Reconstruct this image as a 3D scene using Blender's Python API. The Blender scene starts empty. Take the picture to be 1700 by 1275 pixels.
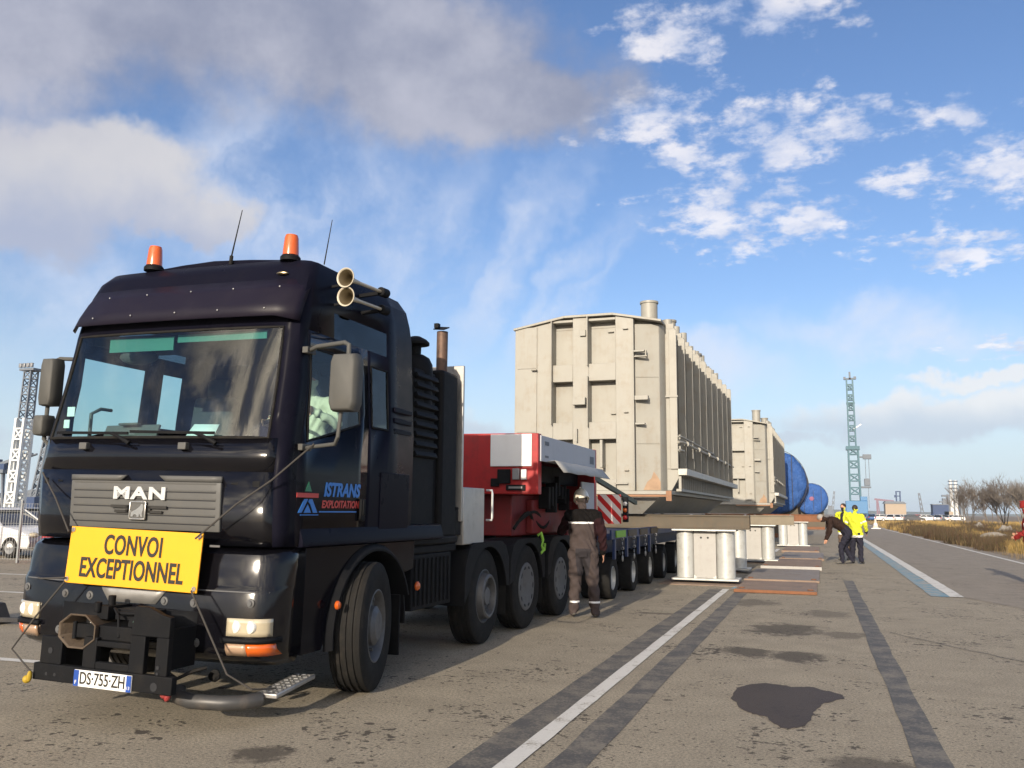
import bpy, bmesh, math, random
import numpy as np
from mathutils import Vector, Matrix, Euler, Quaternion

S = bpy.context.scene
COL = S.collection
R_ = math.radians

# ------------------------------------------------------------------ camera
cam_d = bpy.data.cameras.new("camera")
cam = bpy.data.objects.new("camera", cam_d)
COL.objects.link(cam)
cam_d.sensor_fit = 'HORIZONTAL'
cam_d.sensor_width = 36.0
cam_d.lens = 1430.0 / 1700.0 * 36.0
cam_d.clip_start = 0.1
cam_d.clip_end = 6000
rot = Matrix(((0.9426, 0.03913, 0.33162), (0.33378, -0.13983, -0.93222), (0.00989, 0.9894, -0.14487)))
cam.matrix_world = Matrix.Translation((0, 0, 1.55)) @ rot.to_quaternion().to_matrix().to_4x4()
S.camera = cam

# ------------------------------------------------------------------ light and sky
SUN_EL, SUN_AZ = R_(17.5), R_(180.9)
sun_d = bpy.data.lights.new("sun", 'SUN')
sun_d.energy = 4.6
sun_d.angle = R_(0.5)
sun_d.color = (1.0, 0.87, 0.70)
sun = bpy.data.objects.new("sun", sun_d)
COL.objects.link(sun)
ld = Vector((0.015 * math.cos(SUN_EL), math.cos(SUN_EL), -math.sin(SUN_EL)))
sun.rotation_euler = ld.to_track_quat('-Z', 'Y').to_euler()
sun.location = (-2, -30, 12)

S.view_settings.view_transform = 'Standard'
S.view_settings.look = 'None'
S.view_settings.gamma = 1
S.view_settings.exposure = 0.30
S.render.engine = 'CYCLES'
S.cycles.max_bounces = 8
S.cycles.transparent_max_bounces = 16
S.cycles.caustics_reflective = False
S.cycles.caustics_refractive = False

W = bpy.data.worlds.new("World")
S.world = W
W.use_nodes = True
wn, wl = W.node_tree.nodes, W.node_tree.links
wn.clear()
SKY_S = 0.10


class NG:
    """small expression writer for shader nodes"""
    def __init__(s, tree):
        s.t = tree; s.n = tree.nodes; s.l = tree.links

    def node(s, typ, **kw):
        n = s.n.new(typ)
        for k, v in kw.items():
            setattr(n, k, v)
        return n

    def put(s, sock, v):
        if hasattr(v, 'is_output') or isinstance(v, bpy.types.NodeSocket):
            s.l.new(v, sock)
        elif v is not None:
            sock.default_value = v

    def m(s, op, a, b=None, c=None, clamp=False):
        n = s.node('ShaderNodeMath', operation=op, use_clamp=clamp)
        s.put(n.inputs[0], a)
        if b is not None: s.put(n.inputs[1], b)
        if c is not None: s.put(n.inputs[2], c)
        return n.outputs[0]

    def add(s, a, b): return s.m('ADD', a, b)
    def mul(s, a, b): return s.m('MULTIPLY', a, b)
    def sub(s, a, b): return s.m('SUBTRACT', a, b)

    def ss(s, x, lo, hi, o0=0.0, o1=1.0):
        n = s.node('ShaderNodeMapRange', interpolation_type='SMOOTHSTEP')
        s.put(n.inputs[0], x); s.put(n.inputs[1], lo); s.put(n.inputs[2], hi)
        s.put(n.inputs[3], o0); s.put(n.inputs[4], o1)
        return n.outputs[0]

    def noise(s, vec, scale, detail=4, rough=.55, dist=0.0, col=False):
        n = s.node('ShaderNodeTexNoise')
        s.put(n.inputs['Vector'], vec); s.put(n.inputs['Scale'], scale)
        n.inputs['Detail'].default_value = detail
        n.inputs['Roughness'].default_value = rough
        n.inputs['Distortion'].default_value = dist
        return n.outputs['Color' if col else 'Fac']

    def mix(s, f, a, b, mode='MIX'):
        n = s.node('ShaderNodeMix', data_type='RGBA', blend_type=mode)
        s.put(n.inputs[0], f); s.put(n.inputs[6], a); s.put(n.inputs[7], b)
        return n.outputs[2]

    def xyz(s, v):
        n = s.node('ShaderNodeSeparateXYZ'); s.put(n.inputs[0], v)
        return n.outputs

    def comb(s, x, y, z):
        n = s.node('ShaderNodeCombineXYZ')
        s.put(n.inputs[0], x); s.put(n.inputs[1], y); s.put(n.inputs[2], z)
        return n.outputs[0]


def c4(c): return (c[0], c[1], c[2], 1.0)


g = NG(W.node_tree)
tc = g.node('ShaderNodeTexCoord').outputs['Generated']
sky = g.node('ShaderNodeTexSky', sky_type='NISHITA')
sky.sun_disc = False
sky.sun_elevation = SUN_EL
sky.sun_rotation = SUN_AZ
sky.altitude = 0
sky.air_density = 1.0
sky.dust_density = 1.2
sky.ozone_density = 1.6
dx, dy, dz = g.xyz(tc)
az = g.m('ARCTAN2', dx, dy)
el = g.m('ARCSINE', dz)
az = g.mul(az, 57.2958)
el = g.mul(el, 57.2958)
# perspective cloud plane coordinates, for the structure of the clouds
den = g.add(g.m('MAXIMUM', dz, 0.0), 0.16)
pv = g.comb(g.m('DIVIDE', dx, den), g.m('DIVIDE', dy, den), 0.0)
w1 = g.xyz(g.noise(tc, 5.0, 5, .6, col=True))
w2 = g.xyz(g.noise(tc, 16.0, 4, .6, col=True))
azw = g.add(g.add(az, g.mul(g.sub(w1[0], .5), 15.0)), g.mul(g.sub(w2[0], .5), 5.0))
elw = g.add(g.add(el, g.mul(g.sub(w1[1], .5), 8.0)), g.mul(g.sub(w2[1], .5), 3.5))


def blob(a0, e0, wa, we, rotd=0.0, warp=True):
    a, e = (azw, elw) if warp else (az, el)
    da, de = g.sub(a, a0), g.sub(e, e0)
    c, s = math.cos(R_(rotd)), math.sin(R_(rotd))
    u = g.m('DIVIDE', g.add(g.mul(da, c), g.mul(de, s)), wa)
    v = g.m('DIVIDE', g.sub(g.mul(de, c), g.mul(da, s)), we)
    d = g.m('SQRT', g.add(g.mul(u, u), g.mul(v, v)))
    return g.sub(1.0, d)


def umax(*bs):
    r = bs[0]
    for b in bs[1:]:
        r = g.m('MAXIMUM', r, b)
    return r


n_big = g.noise(pv, 1.6, 6, .55)
n_mid = g.noise(pv, 6.2, 6, .6)
n_fin = g.noise(pv, 17.0, 5, .62)
n_dir = g.noise(tc, 9.0, 6, .6)
sky_c = g.node('ShaderNodeHueSaturation')
g.put(sky_c.inputs['Color'], sky.outputs[0])
sky_c.inputs['Saturation'].default_value = 1.12
sky_c.inputs['Value'].default_value = 1.25
base = sky_c.outputs[0]


def lit(c, k=1.0): return c4([x / SKY_S * k for x in c])


# pale band of haze close to the horizon
base = g.mix(1.0, base, c4((.96, .95, 1.10)), 'MULTIPLY')
base = g.mix(g.mul(g.ss(el, 15.0, -1.0), .86), base, lit((.54, .66, .76)))
# thin veil and cirrus streaks
streak = g.noise(g.comb(g.mul(g.sub(azw, g.mul(el, .75)), .075), g.mul(el, .03), 0.0), 2.0, 6, .55, .5)
veil = umax(blob(-34, 18.5, 15, 7.0), blob(-20.0, 17, 2.6, 8, -35), blob(-15.5, 14, 2.4, 7, -42), blob(-50, 12, 12, 5), blob(5, 11.5, 10, 1.8), blob(-9, 9.0, 9, 2.0))
veil_f = g.mul(g.ss(veil, -.25, .75), g.ss(g.add(g.mul(streak, .5), g.mul(n_dir, .5)), .34, .70))
base = g.mix(g.mul(veil_f, .80), base, lit((.64, .68, .78)))
# scattered puffs, upper right
puff = umax(blob(-10.8, 25.0, 5.5, 2.6), blob(-8.0, 22.0, 5.0, 1.7), blob(-1.0, 22.4, 7.5, 3.0), blob(3.5, 23.0, 4.5, 2.2),
            blob(-5.0, 19.0, 7.5, 2.6), blob(-1.0, 17.6, 5.0, 1.9), blob(5.6, 19.2, 3.4, 1.2), blob(10.0, 22.6, 3.2, 1.5),
            blob(12, 19.5, 5, 2.6), blob(8.0, 15.4, 6.5, 1.1), blob(-1.0, 30.4, 8, 2.4), blob(-8, 30.0, 6, 3.0), blob(12, 10.6, 4, .8))
puff_f = g.ss(g.add(g.mul(puff, .60), g.add(g.mul(g.sub(n_mid, .5), 1.5), g.mul(g.sub(n_fin, .5), 1.8))), .06, .66)
puff_c = g.mix(g.ss(n_mid, .35, .68), lit((.46, .52, .68)), lit((.86, .82, .82)))
base = g.mix(g.mul(puff_f, .76), base, puff_c)
# white bank on the left, low flat bank on the right
bank = umax(blob(-47, 19.4, 11.5, 3.6), blob(-52, 17.2, 9, 3.6), blob(-40.5, 18.0, 6, 2.0))
bank_f = g.ss(g.add(g.mul(bank, 1.0), g.mul(g.sub(n_dir, .5), .7)), .02, .42)
bank_c = g.mix(g.ss(g.add(el, g.mul(g.sub(n_dir, .5), 8.0)), 15.5, 21.0), lit((.38, .41, .52)), lit((.575, .56, .57)))
base = g.mix(g.mul(bank_f, .86), base, bank_c)
low = umax(blob(8.5, 6.2, 13, 2.1, 3), blob(-1.5, 4.6, 7, 1.2), blob(12, 8.6, 6, .8), blob(-24, 5.8, 9, 1.6), blob(-56, 4.5, 10, 2))
low_f = g.ss(g.add(low, g.mul(g.sub(n_dir, .5), .9)), .05, .55)
low_c = g.mix(g.ss(g.add(el, g.mul(g.sub(n_dir, .5), 3.0)), 5.0, 7.2), lit((.47, .53, .62)), lit((.76, .74, .73)))
base = g.mix(g.mul(low_f, .74), base, low_c)
# the large grey cloud overhead on the left
grey = umax(blob(-46, 29.5, 24, 8.0), blob(-28, 29.0, 16, 7.0), blob(-20, 26.5, 10, 4.6), blob(-60, 26, 20, 7), blob(-40, 42, 34, 12))
grey_f = g.ss(g.add(grey, g.mul(g.sub(n_dir, .5), .75)), .02, .55)
grey_c = g.mix(g.ss(g.add(g.mul(n_big, .6), g.mul(n_dir, .4)), .38, .64), lit((.235, .26, .355)), lit((.42, .43, .51)))
base = g.mix(g.mul(grey_f, .96), base, grey_c)
# broken sunlit cloud in the rest of the sky (behind the viewer)
back = g.ss(g.m('ABSOLUTE', az), 75, 110)
oth_f = g.mul(g.mul(g.ss(g.add(g.mul(n_big, .6), g.mul(n_mid, .4)), .44, .62), back), g.ss(el, 1.0, 9.0))
base = g.mix(g.mul(oth_f, .85), base, g.mix(n_mid, lit((.30, .30, .34)), lit((1.5, 1.35, 1.15))))
# unseen bright cloud round the sun, added for its reflections in the windscreen
glow = g.mul(g.mul(g.ss(g.m('ABSOLUTE', az), 128, 158), g.mul(g.ss(el, 6, 14), g.ss(el, 56, 38))), g.ss(g.add(g.mul(n_dir, .6), g.mul(n_mid, .4)), .46, .60))
base = g.mix(g.mul(glow, .9), base, lit((4.2, 3.7, 2.9)))
bg = g.node('ShaderNodeBackground')
g.put(bg.inputs[0], base)
bg.inputs[1].default_value = SKY_S
wo = g.node('ShaderNodeOutputWorld')
wl.new(bg.outputs[0], wo.inputs[0])


# ------------------------------------------------------------------ helpers
def hash_seed(s):
    h = 0
    for ch in s:
        h = (h * 131 + ord(ch)) % 1000003
    return h


class MB:
    """collects shapes, then links them as ONE mesh object"""
    def __init__(s):
        s.v = []; s.f = []; s.mi = []; s.cur = 0; s.T = Matrix.Identity(4)

    def add(s, vs, fs):
        o = len(s.v)
        s.v += [tuple(s.T @ Vector(p)) for p in vs]
        for f in fs:
            s.f.append(tuple(o + i for i in f)); s.mi.append(s.cur)
        return s

    def box(s, c, d, rot=None):
        x, y, z = d[0] / 2, d[1] / 2, d[2] / 2
        P = [Vector((a, b, e)) for a in (-x, x) for b in (-y, y) for e in (-z, z)]
        if rot is not None:
            M = Euler(rot).to_matrix()
            P = [M @ p for p in P]
        c = Vector(c)
        return s.add([p + c for p in P], [(0, 1, 3, 2), (4, 6, 7, 5), (0, 4, 5, 1), (2, 3, 7, 6), (0, 2, 6, 4), (1, 5, 7, 3)])

    def b2(s, lo, hi):
        return s.box([(a + b) / 2 for a, b in zip(lo, hi)], [abs(b - a) for a, b in zip(lo, hi)])

    def cyl(s, p0, p1, r0, r1=None, n=16, caps=True):
        r1 = r0 if r1 is None else r1
        p0, p1 = Vector(p0), Vector(p1)
        d = (p1 - p0).normalized()
        a = d.orthogonal().normalized(); b = d.cross(a)
        vs = []
        for p, r in ((p0, r0), (p1, r1)):
            for i in range(n):
                t = 2 * math.pi * i / n
                vs.append(p + (a * math.cos(t) + b * math.sin(t)) * r)
        fs = [(i, (i + 1) % n, n + (i + 1) % n, n + i) for i in range(n)]
        if caps:
            fs += [tuple(range(n - 1, -1, -1)), tuple(range(n, 2 * n))]
        return s.add(vs, fs)

    def bar(s, p0, p1, w, h=None):
        """square section bar"""
        h = w if h is None else h
        p0, p1 = Vector(p0), Vector(p1)
        d = (p1 - p0).normalized()
        up = Vector((0, 0, 1)) if abs(d.z) < .95 else Vector((0, 1, 0))
        a = d.cross(up).normalized(); b = a.cross(d).normalized()
        vs = [p + a * sx * w / 2 + b * sy * h / 2 for p in (p0, p1) for sx, sy in ((-1, -1), (1, -1), (1, 1), (-1, 1))]
        return s.add(vs, [(3, 2, 1, 0), (4, 5, 6, 7), (0, 1, 5, 4), (1, 2, 6, 5), (2, 3, 7, 6), (3, 0, 4, 7)])

    def tube(s, pts, r, n=8, caps=True):
        pts = [Vector(p) for p in pts]
        rs = r if isinstance(r, (list, tuple)) else [r] * len(pts)
        d0 = (pts[1] - pts[0]).normalized()
        a = d0.orthogonal().normalized()
        vs = []
        for i, p in enumerate(pts):
            d = (pts[min(i + 1, len(pts) - 1)] - pts[max(i - 1, 0)]).normalized()
            a = (a - d * a.dot(d)).normalized()
            b = d.cross(a)
            for k in range(n):
                t = 2 * math.pi * k / n
                vs.append(p + (a * math.cos(t) + b * math.sin(t)) * rs[i])
        fs = []
        for i in range(len(pts) - 1):
            for k in range(n):
                fs.append((i * n + k, i * n + (k + 1) % n, (i + 1) * n + (k + 1) % n, (i + 1) * n + k))
        if caps:
            fs += [tuple(range(n - 1, -1, -1)), tuple(range((len(pts) - 1) * n, len(pts) * n))]
        return s.add(vs, fs)

    def prism(s, poly, axis, lo, hi):
        """poly: 2-D outline in the two other axes (order xyz without axis)"""
        def p3(a, b, c):
            return {'x': (c, a, b), 'y': (a, c, b), 'z': (a, b, c)}[axis]
        n = len(poly)
        vs = [p3(a, b, lo) for a, b in poly] + [p3(a, b, hi) for a, b in poly]
        fs = [(i, (i + 1) % n, n + (i + 1) % n, n + i) for i in range(n)] + [tuple(range(n - 1, -1, -1)), tuple(range(n, 2 * n))]
        return s.add(vs, fs)

    def lathe(s, prof, o=(0, 0, 0), axis=(0, 0, 1), n=24, close=False):
        o = Vector(o); d = Vector(axis).normalized()
        a = d.orthogonal().normalized(); b = d.cross(a)
        vs, m = [], len(prof)
        for i in range(n):
            t = 2 * math.pi * i / n
            e = a * math.cos(t) + b * math.sin(t)
            vs += [o + e * r + d * h for r, h in prof]
        fs = []
        for i in range(n):
            j = (i + 1) % n
            for k in range(m if close else m - 1):
                k2 = (k + 1) % m
                fs.append((i * m + k, j * m + k, j * m + k2, i * m + k2))
        return s.add(vs, fs)

    def loft(s, loops, closed=True, caps=True):
        n = len(loops[0])
        vs = [p for l in loops for p in l]
        fs = []
        for i in range(len(loops) - 1):
            for k in range(n if closed else n - 1):
                k2 = (k + 1) % n
                fs.append((i * n + k, i * n + k2, (i + 1) * n + k2, (i + 1) * n + k))
        if caps:
            fs += [tuple(range(n - 1, -1, -1)), tuple(range((len(loops) - 1) * n, len(loops) * n))]
        return s.add(vs, fs)

    def ell(s, c, r, nu=14, nv=9, rot=None):
        """ellipsoid"""
        c = Vector(c); M = Euler(rot).to_matrix() if rot is not None else Matrix.Identity(3)
        vs = [c + M @ Vector((0, 0, -r[2]))]
        for j in range(1, nv):
            ph = -math.pi / 2 + math.pi * j / nv
            for i in range(nu):
                t = 2 * math.pi * i / nu
                vs.append(c + M @ Vector((r[0] * math.cos(ph) * math.cos(t), r[1] * math.cos(ph) * math.sin(t), r[2] * math.sin(ph))))
        vs.append(c + M @ Vector((0, 0, r[2])))
        fs = [(0, 1 + (i + 1) % nu, 1 + i) for i in range(nu)]
        for j in range(nv - 2):
            for i in range(nu):
                a, b = 1 + j * nu + i, 1 + j * nu + (i + 1) % nu
                fs.append((a, b, b + nu, a + nu))
        L = len(vs) - 1
        fs += [(L, L - nu + i, L - nu + (i + 1) % nu) for i in range(nu)]
        return s.add(vs, fs)

    def quad(s, *p):
        return s.add(p, [tuple(range(len(p)))])

    def build(s, name, mats, parent=None, bevel=0.0, sharp=35, fix=True, loc=None, seg=2, solid=0.0):
        me = bpy.data.meshes.new(name)
        me.from_pydata([tuple(p) for p in s.v], [], s.f)
        mats = mats if isinstance(mats, (list, tuple)) else [mats]
        for m_ in mats:
            me.materials.append(m_)
        me.polygons.foreach_set('material_index', s.mi)
        if fix:
            bm = bmesh.new(); bm.from_mesh(me)
            bmesh.ops.recalc_face_normals(bm, faces=bm.faces)
            bm.to_mesh(me); bm.free()
        me.polygons.foreach_set('use_smooth', [True] * len(me.polygons))
        me.set_sharp_from_angle(angle=R_(sharp))
        me.update()
        o = bpy.data.objects.new(name, me)
        COL.objects.link(o)
        if parent is not None: o.parent = parent
        if loc is not None: o.location = loc
        if solid:
            md = o.modifiers.new('solid', 'SOLIDIFY'); md.thickness = solid; md.offset = -1
        if bevel:
            md = o.modifiers.new('bevel', 'BEVEL'); md.width = bevel; md.segments = seg
            md.limit_method = 'ANGLE'; md.angle_limit = R_(40)
        return o


def empty(name, loc=(0, 0, 0), rz=0.0):
    o = bpy.data.objects.new(name, None)
    o.empty_display_size = .2
    COL.objects.link(o)
    o.location = loc; o.rotation_euler = (0, 0, rz)
    return o


def tag(o, label=None, cat=None, group=None, kind=None):
    if label: o['label'] = label
    if cat: o['category'] = cat
    if group: o['group'] = group
    if kind: o['kind'] = kind
    return o


def copy_tree(o, parent=None):
    c = o.copy(); COL.objects.link(c)
    if parent is not None:
        mpi = o.matrix_parent_inverse.copy()
        c.parent = parent
        c.matrix_parent_inverse = mpi
    for ch in list(o.children):
        copy_tree(ch, c)
    return c


def text_mesh(name, s, size, M, mat, parent, ext=.004, xs=1.0, shear=0.0, off=0.0, align='CENTER', space=1.0):
    cu = bpy.data.curves.new(name, 'FONT')
    cu.body = s; cu.size = size; cu.align_x = align; cu.align_y = 'CENTER'
    cu.extrude = ext; cu.shear = shear; cu.offset = off; cu.space_character = space
    cu.resolution_u = 4
    o = bpy.data.objects.new(name, cu); COL.objects.link(o)
    dg = bpy.context.evaluated_depsgraph_get()
    me = bpy.data.meshes.new_from_object(o.evaluated_get(dg))
    bpy.data.objects.remove(o)
    me.transform(Matrix.Diagonal((xs, 1, 1, 1)))
    me.transform(M)
    me.materials.clear(); me.materials.append(mat)
    r = bpy.data.objects.new(name, me); COL.objects.link(r)
    if parent is not None: r.parent = parent
    return r


# frames for lettering: facing -Y (towards the viewer), facing +X
def face_front(x, y, z, rz=0.0): return Matrix.Translation((x, y, z)) @ Matrix.Rotation(rz, 4, 'Y') @ Matrix.Rotation(R_(90), 4, 'X')
def face_right(x, y, z): return Matrix.Translation((x, y, z)) @ Matrix.Rotation(R_(90), 4, 'Z') @ Matrix.Rotation(R_(90), 4, 'X')


# ------------------------------------------------------------------ materials
def mat(name, col, rough=.5, metal=0.0, var=.12, vs=3.0, bump=0.0, bs=40.0, coat=0.0, dirt=0.0, dirtc=(.16, .13, .10), rv=.1, spec=.5, emit=None):
    m_ = bpy.data.materials.new(name); m_.use_nodes = True
    t = m_.node_tree; t.nodes.clear(); q = NG(t)
    co = q.node('ShaderNodeTexCoord').outputs['Object']
    p = q.node('ShaderNodeBsdfPrincipled')
    n1 = q.noise(co, vs, 5, .6)
    c = q.mix(n1, c4([x * (1 - var) for x in col]), c4([min(1, x * (1 + var)) for x in col]))
    if dirt:
        d = q.ss(q.add(q.mul(q.noise(co, vs * 2.3, 6, .65), .7), q.mul(q.noise(q.comb(q.mul(q.xyz(co)[0], 6), q.mul(q.xyz(co)[1], 6), q.mul(q.xyz(co)[2], .7)), 2.0, 4), .3)), .46, .72)
        c = q.mix(q.mul(d, dirt), c, c4(dirtc))
    q.put(p.inputs['Base Color'], c)
    q.put(p.inputs['Roughness'], q.m('ADD', q.mul(q.sub(q.noise(co, vs * 4, 4), .5), rv * 2), rough, clamp=True))
    p.inputs['Metallic'].default_value = metal
    p.inputs['Specular IOR Level'].default_value = spec
    if coat:
        p.inputs['Coat Weight'].default_value = coat
        p.inputs['Coat Roughness'].default_value = .06
    if bump:
        b = q.node('ShaderNodeBump'); b.inputs['Strength'].default_value = bump; b.inputs['Distance'].default_value = .02
        q.put(b.inputs['Height'], q.noise(co, bs, 5, .6))
        q.put(p.inputs['Normal'], b.outputs[0])
    if emit:
        p.inputs['Emission Color'].default_value = c4(emit[0]); p.inputs['Emission Strength'].default_value = emit[1]
    o = q.node('ShaderNodeOutputMaterial'); t.links.new(p.outputs[0], o.inputs[0])
    return m_


def glass_mat(name, tint, refl=1.0, rough=.01):
    m_ = bpy.data.materials.new(name); m_.use_nodes = True
    t = m_.node_tree; t.nodes.clear(); q = NG(t)
    tr = q.node('ShaderNodeBsdfTransparent'); tr.inputs[0].default_value = c4(tint)
    gl = q.node('ShaderNodeBsdfGlossy'); gl.inputs[1].default_value = rough
    ge = q.node('ShaderNodeNewGeometry')
    dt = q.node('ShaderNodeVectorMath', operation='DOT_PRODUCT')
    t.links.new(ge.outputs['Normal'], dt.inputs[0]); t.links.new(ge.outputs['Incoming'], dt.inputs[1])
    fres = q.add(.055, q.mul(.945, q.m('POWER', q.m('SUBTRACT', 1.0, q.m('ABSOLUTE', dt.outputs['Value']), clamp=True), 5.0)))
    co = q.node('ShaderNodeTexCoord').outputs['Object']
    film = q.ss(q.noise(co, 2.5, 6, .65), .45, .75, 0.0, .05)
    mx = q.node('ShaderNodeMixShader')
    q.put(mx.inputs[0], q.m('MULTIPLY', q.add(fres, film), refl, clamp=True))
    t.links.new(tr.outputs[0], mx.inputs[1]); t.links.new(gl.outputs[0], mx.inputs[2])
    o = q.node('ShaderNodeOutputMaterial'); t.links.new(mx.outputs[0], o.inputs[0])
    return m_


K = dict(
    black_paint=mat('black_paint', (.004, .004, .006), .13, var=.2, dirt=.22, dirtc=(.018, .016, .014), vs=1.5, bump=.02, bs=4, spec=.45, rv=.08),
    sky_tinted_black=mat('sky_tinted_black', (.007, .007, .014), .30, var=.2, dirt=.3, dirtc=(.016, .015, .019), vs=1.5, bump=.015, bs=3, spec=.035),  # black cab paint with the blue sky reflection put into its base colour
    door_paint=mat('door_paint', (.004, .004, .007), .13, var=.2, dirt=.25, dirtc=(.014, .013, .012), vs=1.5, bump=.02, bs=4, spec=.13, rv=.06),
    black_plastic=mat('black_plastic', (.009, .0095, .011), .6, spec=.10, var=.2, dirt=.35, dirtc=(.024, .021, .018), vs=3, bump=.1, bs=60),
    purple_visor=mat('visor_acrylic', (.010, .0075, .016), .45, var=.15, dirt=.3, dirtc=(.022, .018, .024), vs=2, spec=.2),
    rubber=mat('rubber', (.016, .0155, .015), .8, spec=.15, var=.2, dirt=.5, dirtc=(.045, .039, .032), vs=5, bump=.15, bs=50, rv=.05),
    grey_grille=mat('grey_grille', (.098, .098, .095), .5, spec=.3, var=.08, dirt=.3, dirtc=(.13, .12, .10)),
    mirror_grey=mat('mirror_grey', (.085, .085, .08), .6, spec=.25, var=.12, dirt=.3, dirtc=(.11, .10, .085)),
    chrome=mat('chrome', (.70, .67, .62), .30, 1.0, var=.05, dirt=.2, dirtc=(.3, .26, .2)),
    brass=mat('old_brass', (.42, .32, .18), .35, 1.0, var=.2, dirt=.3),
    steel=mat('dull_steel', (.34, .34, .34), .45, .8, var=.1, dirt=.4),
    alu=mat('aluminium', (.45, .44, .42), .42, .7, var=.08, dirt=.3, vs=4),
    rim_grey=mat('rim_grey', (.12, .122, .125), .55, .3, var=.15, dirt=.6, dirtc=(.06, .05, .04), vs=5),
    rust=mat('rust', (.20, .085, .04), .85, var=.35, dirt=.5, dirtc=(.08, .045, .03), vs=4, bump=.3),
    rusty_bell=mat('rusty_bell', (.085, .062, .042), .7, .2, var=.4, dirt=.6, dirtc=(.07, .05, .035), vs=14, bump=.3),
    yellow_sign=mat('yellow_sign', (.80, .365, .008), .5, var=.05, dirt=.12, dirtc=(.5, .30, .04), vs=6),
    letter_black=mat('letter_black', (.02, .018, .015), .5),
    white_paint=mat('white_paint', (.78, .78, .76), .5, var=.04, dirt=.12, dirtc=(.5, .47, .42)),
    white_letter=mat('white_letter', (.72, .72, .70), .35, .5, var=.05),
    red_paint=mat('red_paint', (.36, .016, .016), .45, var=.2, dirt=.6, dirtc=(.10, .018, .018), vs=3),
    red_dark=mat('red_dark', (.20, .012, .012), .6, var=.3, dirt=.5, dirtc=(.06, .02, .02), vs=3),
    grey_panel=mat('grey_panel', (.40, .42, .47), .5, var=.06, dirt=.25, dirtc=(.3, .3, .32)),
    amber=mat('amber_lens', (.60, .105, .008), .2, var=.15, spec=.7, coat=.5),
    red_lens=mat('red_lens', (.55, .02, .02), .2, coat=.5),
    lamp_glass=mat('lamp_glass', (.54, .47, .33), .16, .2, var=.15, vs=9, coat=1.0),
    bowl=mat('lamp_bowl', (.85, .83, .76), .3, .25, var=.1, vs=20, coat=1.0),
    rope=mat('rope', (.05, .045, .04), .9),
    khaki=mat('khaki_paint', (.29, .283, .250), .5, var=.13, dirt=.7, dirtc=(.235, .20, .15), vs=1.3, bump=.05, bs=5),
    khaki_rust=mat('khaki_rust', (.30, .16, .09), .8, var=.4, vs=3),
    silver_paint=mat('silver_paint', (.50, .51, .49), .42, .25, var=.10, dirt=.65, dirtc=(.34, .32, .28), vs=3.5, bump=.06, bs=6),
    stand_grey=mat('stand_grey', (.33, .325, .31), .5, .1, var=.06, dirt=.2),
    beam_brown=mat('beam_brown', (.095, .078, .055), .75, var=.3, dirt=.5, dirtc=(.13, .085, .05), vs=3, bump=.2),
    plate_rust=mat('plate_rust', (.24, .17, .125), .75, var=.45, dirt=.8, dirtc=(.11, .095, .085), vs=1.6, bump=.3),
    blue_tarp=mat('blue_tarp', (.026, .088, .29), .6, spec=.3, var=.5, vs=2.6, bump=1.0, bs=3.2, dirt=.5, dirtc=(.07, .17, .45)),
    blue_paint=mat('blue_paint', (.012, .032, .11), .5, var=.2, dirt=.5, dirtc=(.03, .03, .035)),
    horn_cream=mat('horn_cream', (.50, .45, .35), .4, var=.1, dirt=.3),
    horn_inside=mat('horn_inside', (.10, .075, .04), .5, .3),
    lime=mat('lime_strap', (.25, .5, .06), .7),
    dark=mat('dark_interior', (.012, .013, .016), .8),
    seat=mat('seat_fabric', (.05, .055, .06), .9, var=.2),
    paper=mat('paper', (.70, .78, .76), .8, var=.03),
    skin=mat('skin', (.50, .27, .18), .55, var=.08),
    hair=mat('hair_dark', (.03, .022, .018), .7),
    hair_grey=mat('hair_grey', (.28, .26, .24), .7),
    overall=mat('brown_overall', (.066, .052, .050), .9, var=.12, vs=5, bump=.8, bs=11, spec=.12),
    overall_black=mat('black_yoke', (.008, .007, .007), .9, bump=.6, bs=11, spec=.12),
    overall_red=mat('maroon_sleeve', (.024, .010, .012), .9, bump=.6, bs=11, spec=.12),
    hivis=mat('hi_vis_yellow', (.56, .60, .04), .8, var=.25, vs=7, bump=.7, bs=12, spec=.12),
    navy_cloth=mat('navy_cloth', (.022, .022, .034), .9, bump=.6, bs=11, spec=.12),
    dark_brown_cloth=mat('dark_brown_cloth', (.030, .018, .015), .9, bump=.6, bs=9, spec=.12),
    tan_cloth=mat('tan_cloth', (.14, .10, .075), .9, bump=.6, bs=11, spec=.12),
    red_cloth=mat('red_cloth', (.24, .026, .024), .9, var=.15, vs=5, bump=.7, bs=11, spec=.12),
    shirt_pale=mat('pale_shirt', (.62, .64, .50), .9, bump=.6, bs=11, spec=.12),
    reflective=mat('reflective_tape', (.75, .75, .74), .4),
    shoe=mat('work_shoe', (.10, .095, .085), .8),
    helmet=mat('silver_helmet', (.80, .76, .64), .30, .25, var=.05),
    teal=mat('teal_paint', (.008, .085, .125), .5, var=.1),
    crane_blue=mat('crane_blue', (.04, .16, .34), .5, var=.1),
    crane_white=mat('crane_white', (.66, .68, .68), .5, var=.08),
    far_grey=mat('far_steel', (.14, .16, .19), .7),
    far_beige=mat('far_concrete', (.36, .29, .22), .8),
    far_navy=mat('far_navy', (.03, .055, .13), .7),
    bark=mat('bark', (.155, .128, .105), .9, var=.2),
    bark_pale=mat('bark_pale', (.22, .19, .16), .9, var=.2),
    wire=mat('galvanised_wire', (.34, .35, .35), .5, .6),
    car_glass=mat('car_glass', (.02, .025, .03), .08, spec=.9),
    stone=mat('pale_stone', (.25, .23, .20), .85, var=.2, bump=.5),
    asphalt_block=mat('dark_rubber_block', (.03, .03, .033), .8, dirt=.3),
)
_t = K['blue_tarp'].node_tree; _q = NG(_t)
_co = _q.node('ShaderNodeTexCoord').outputs['Object']
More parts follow.
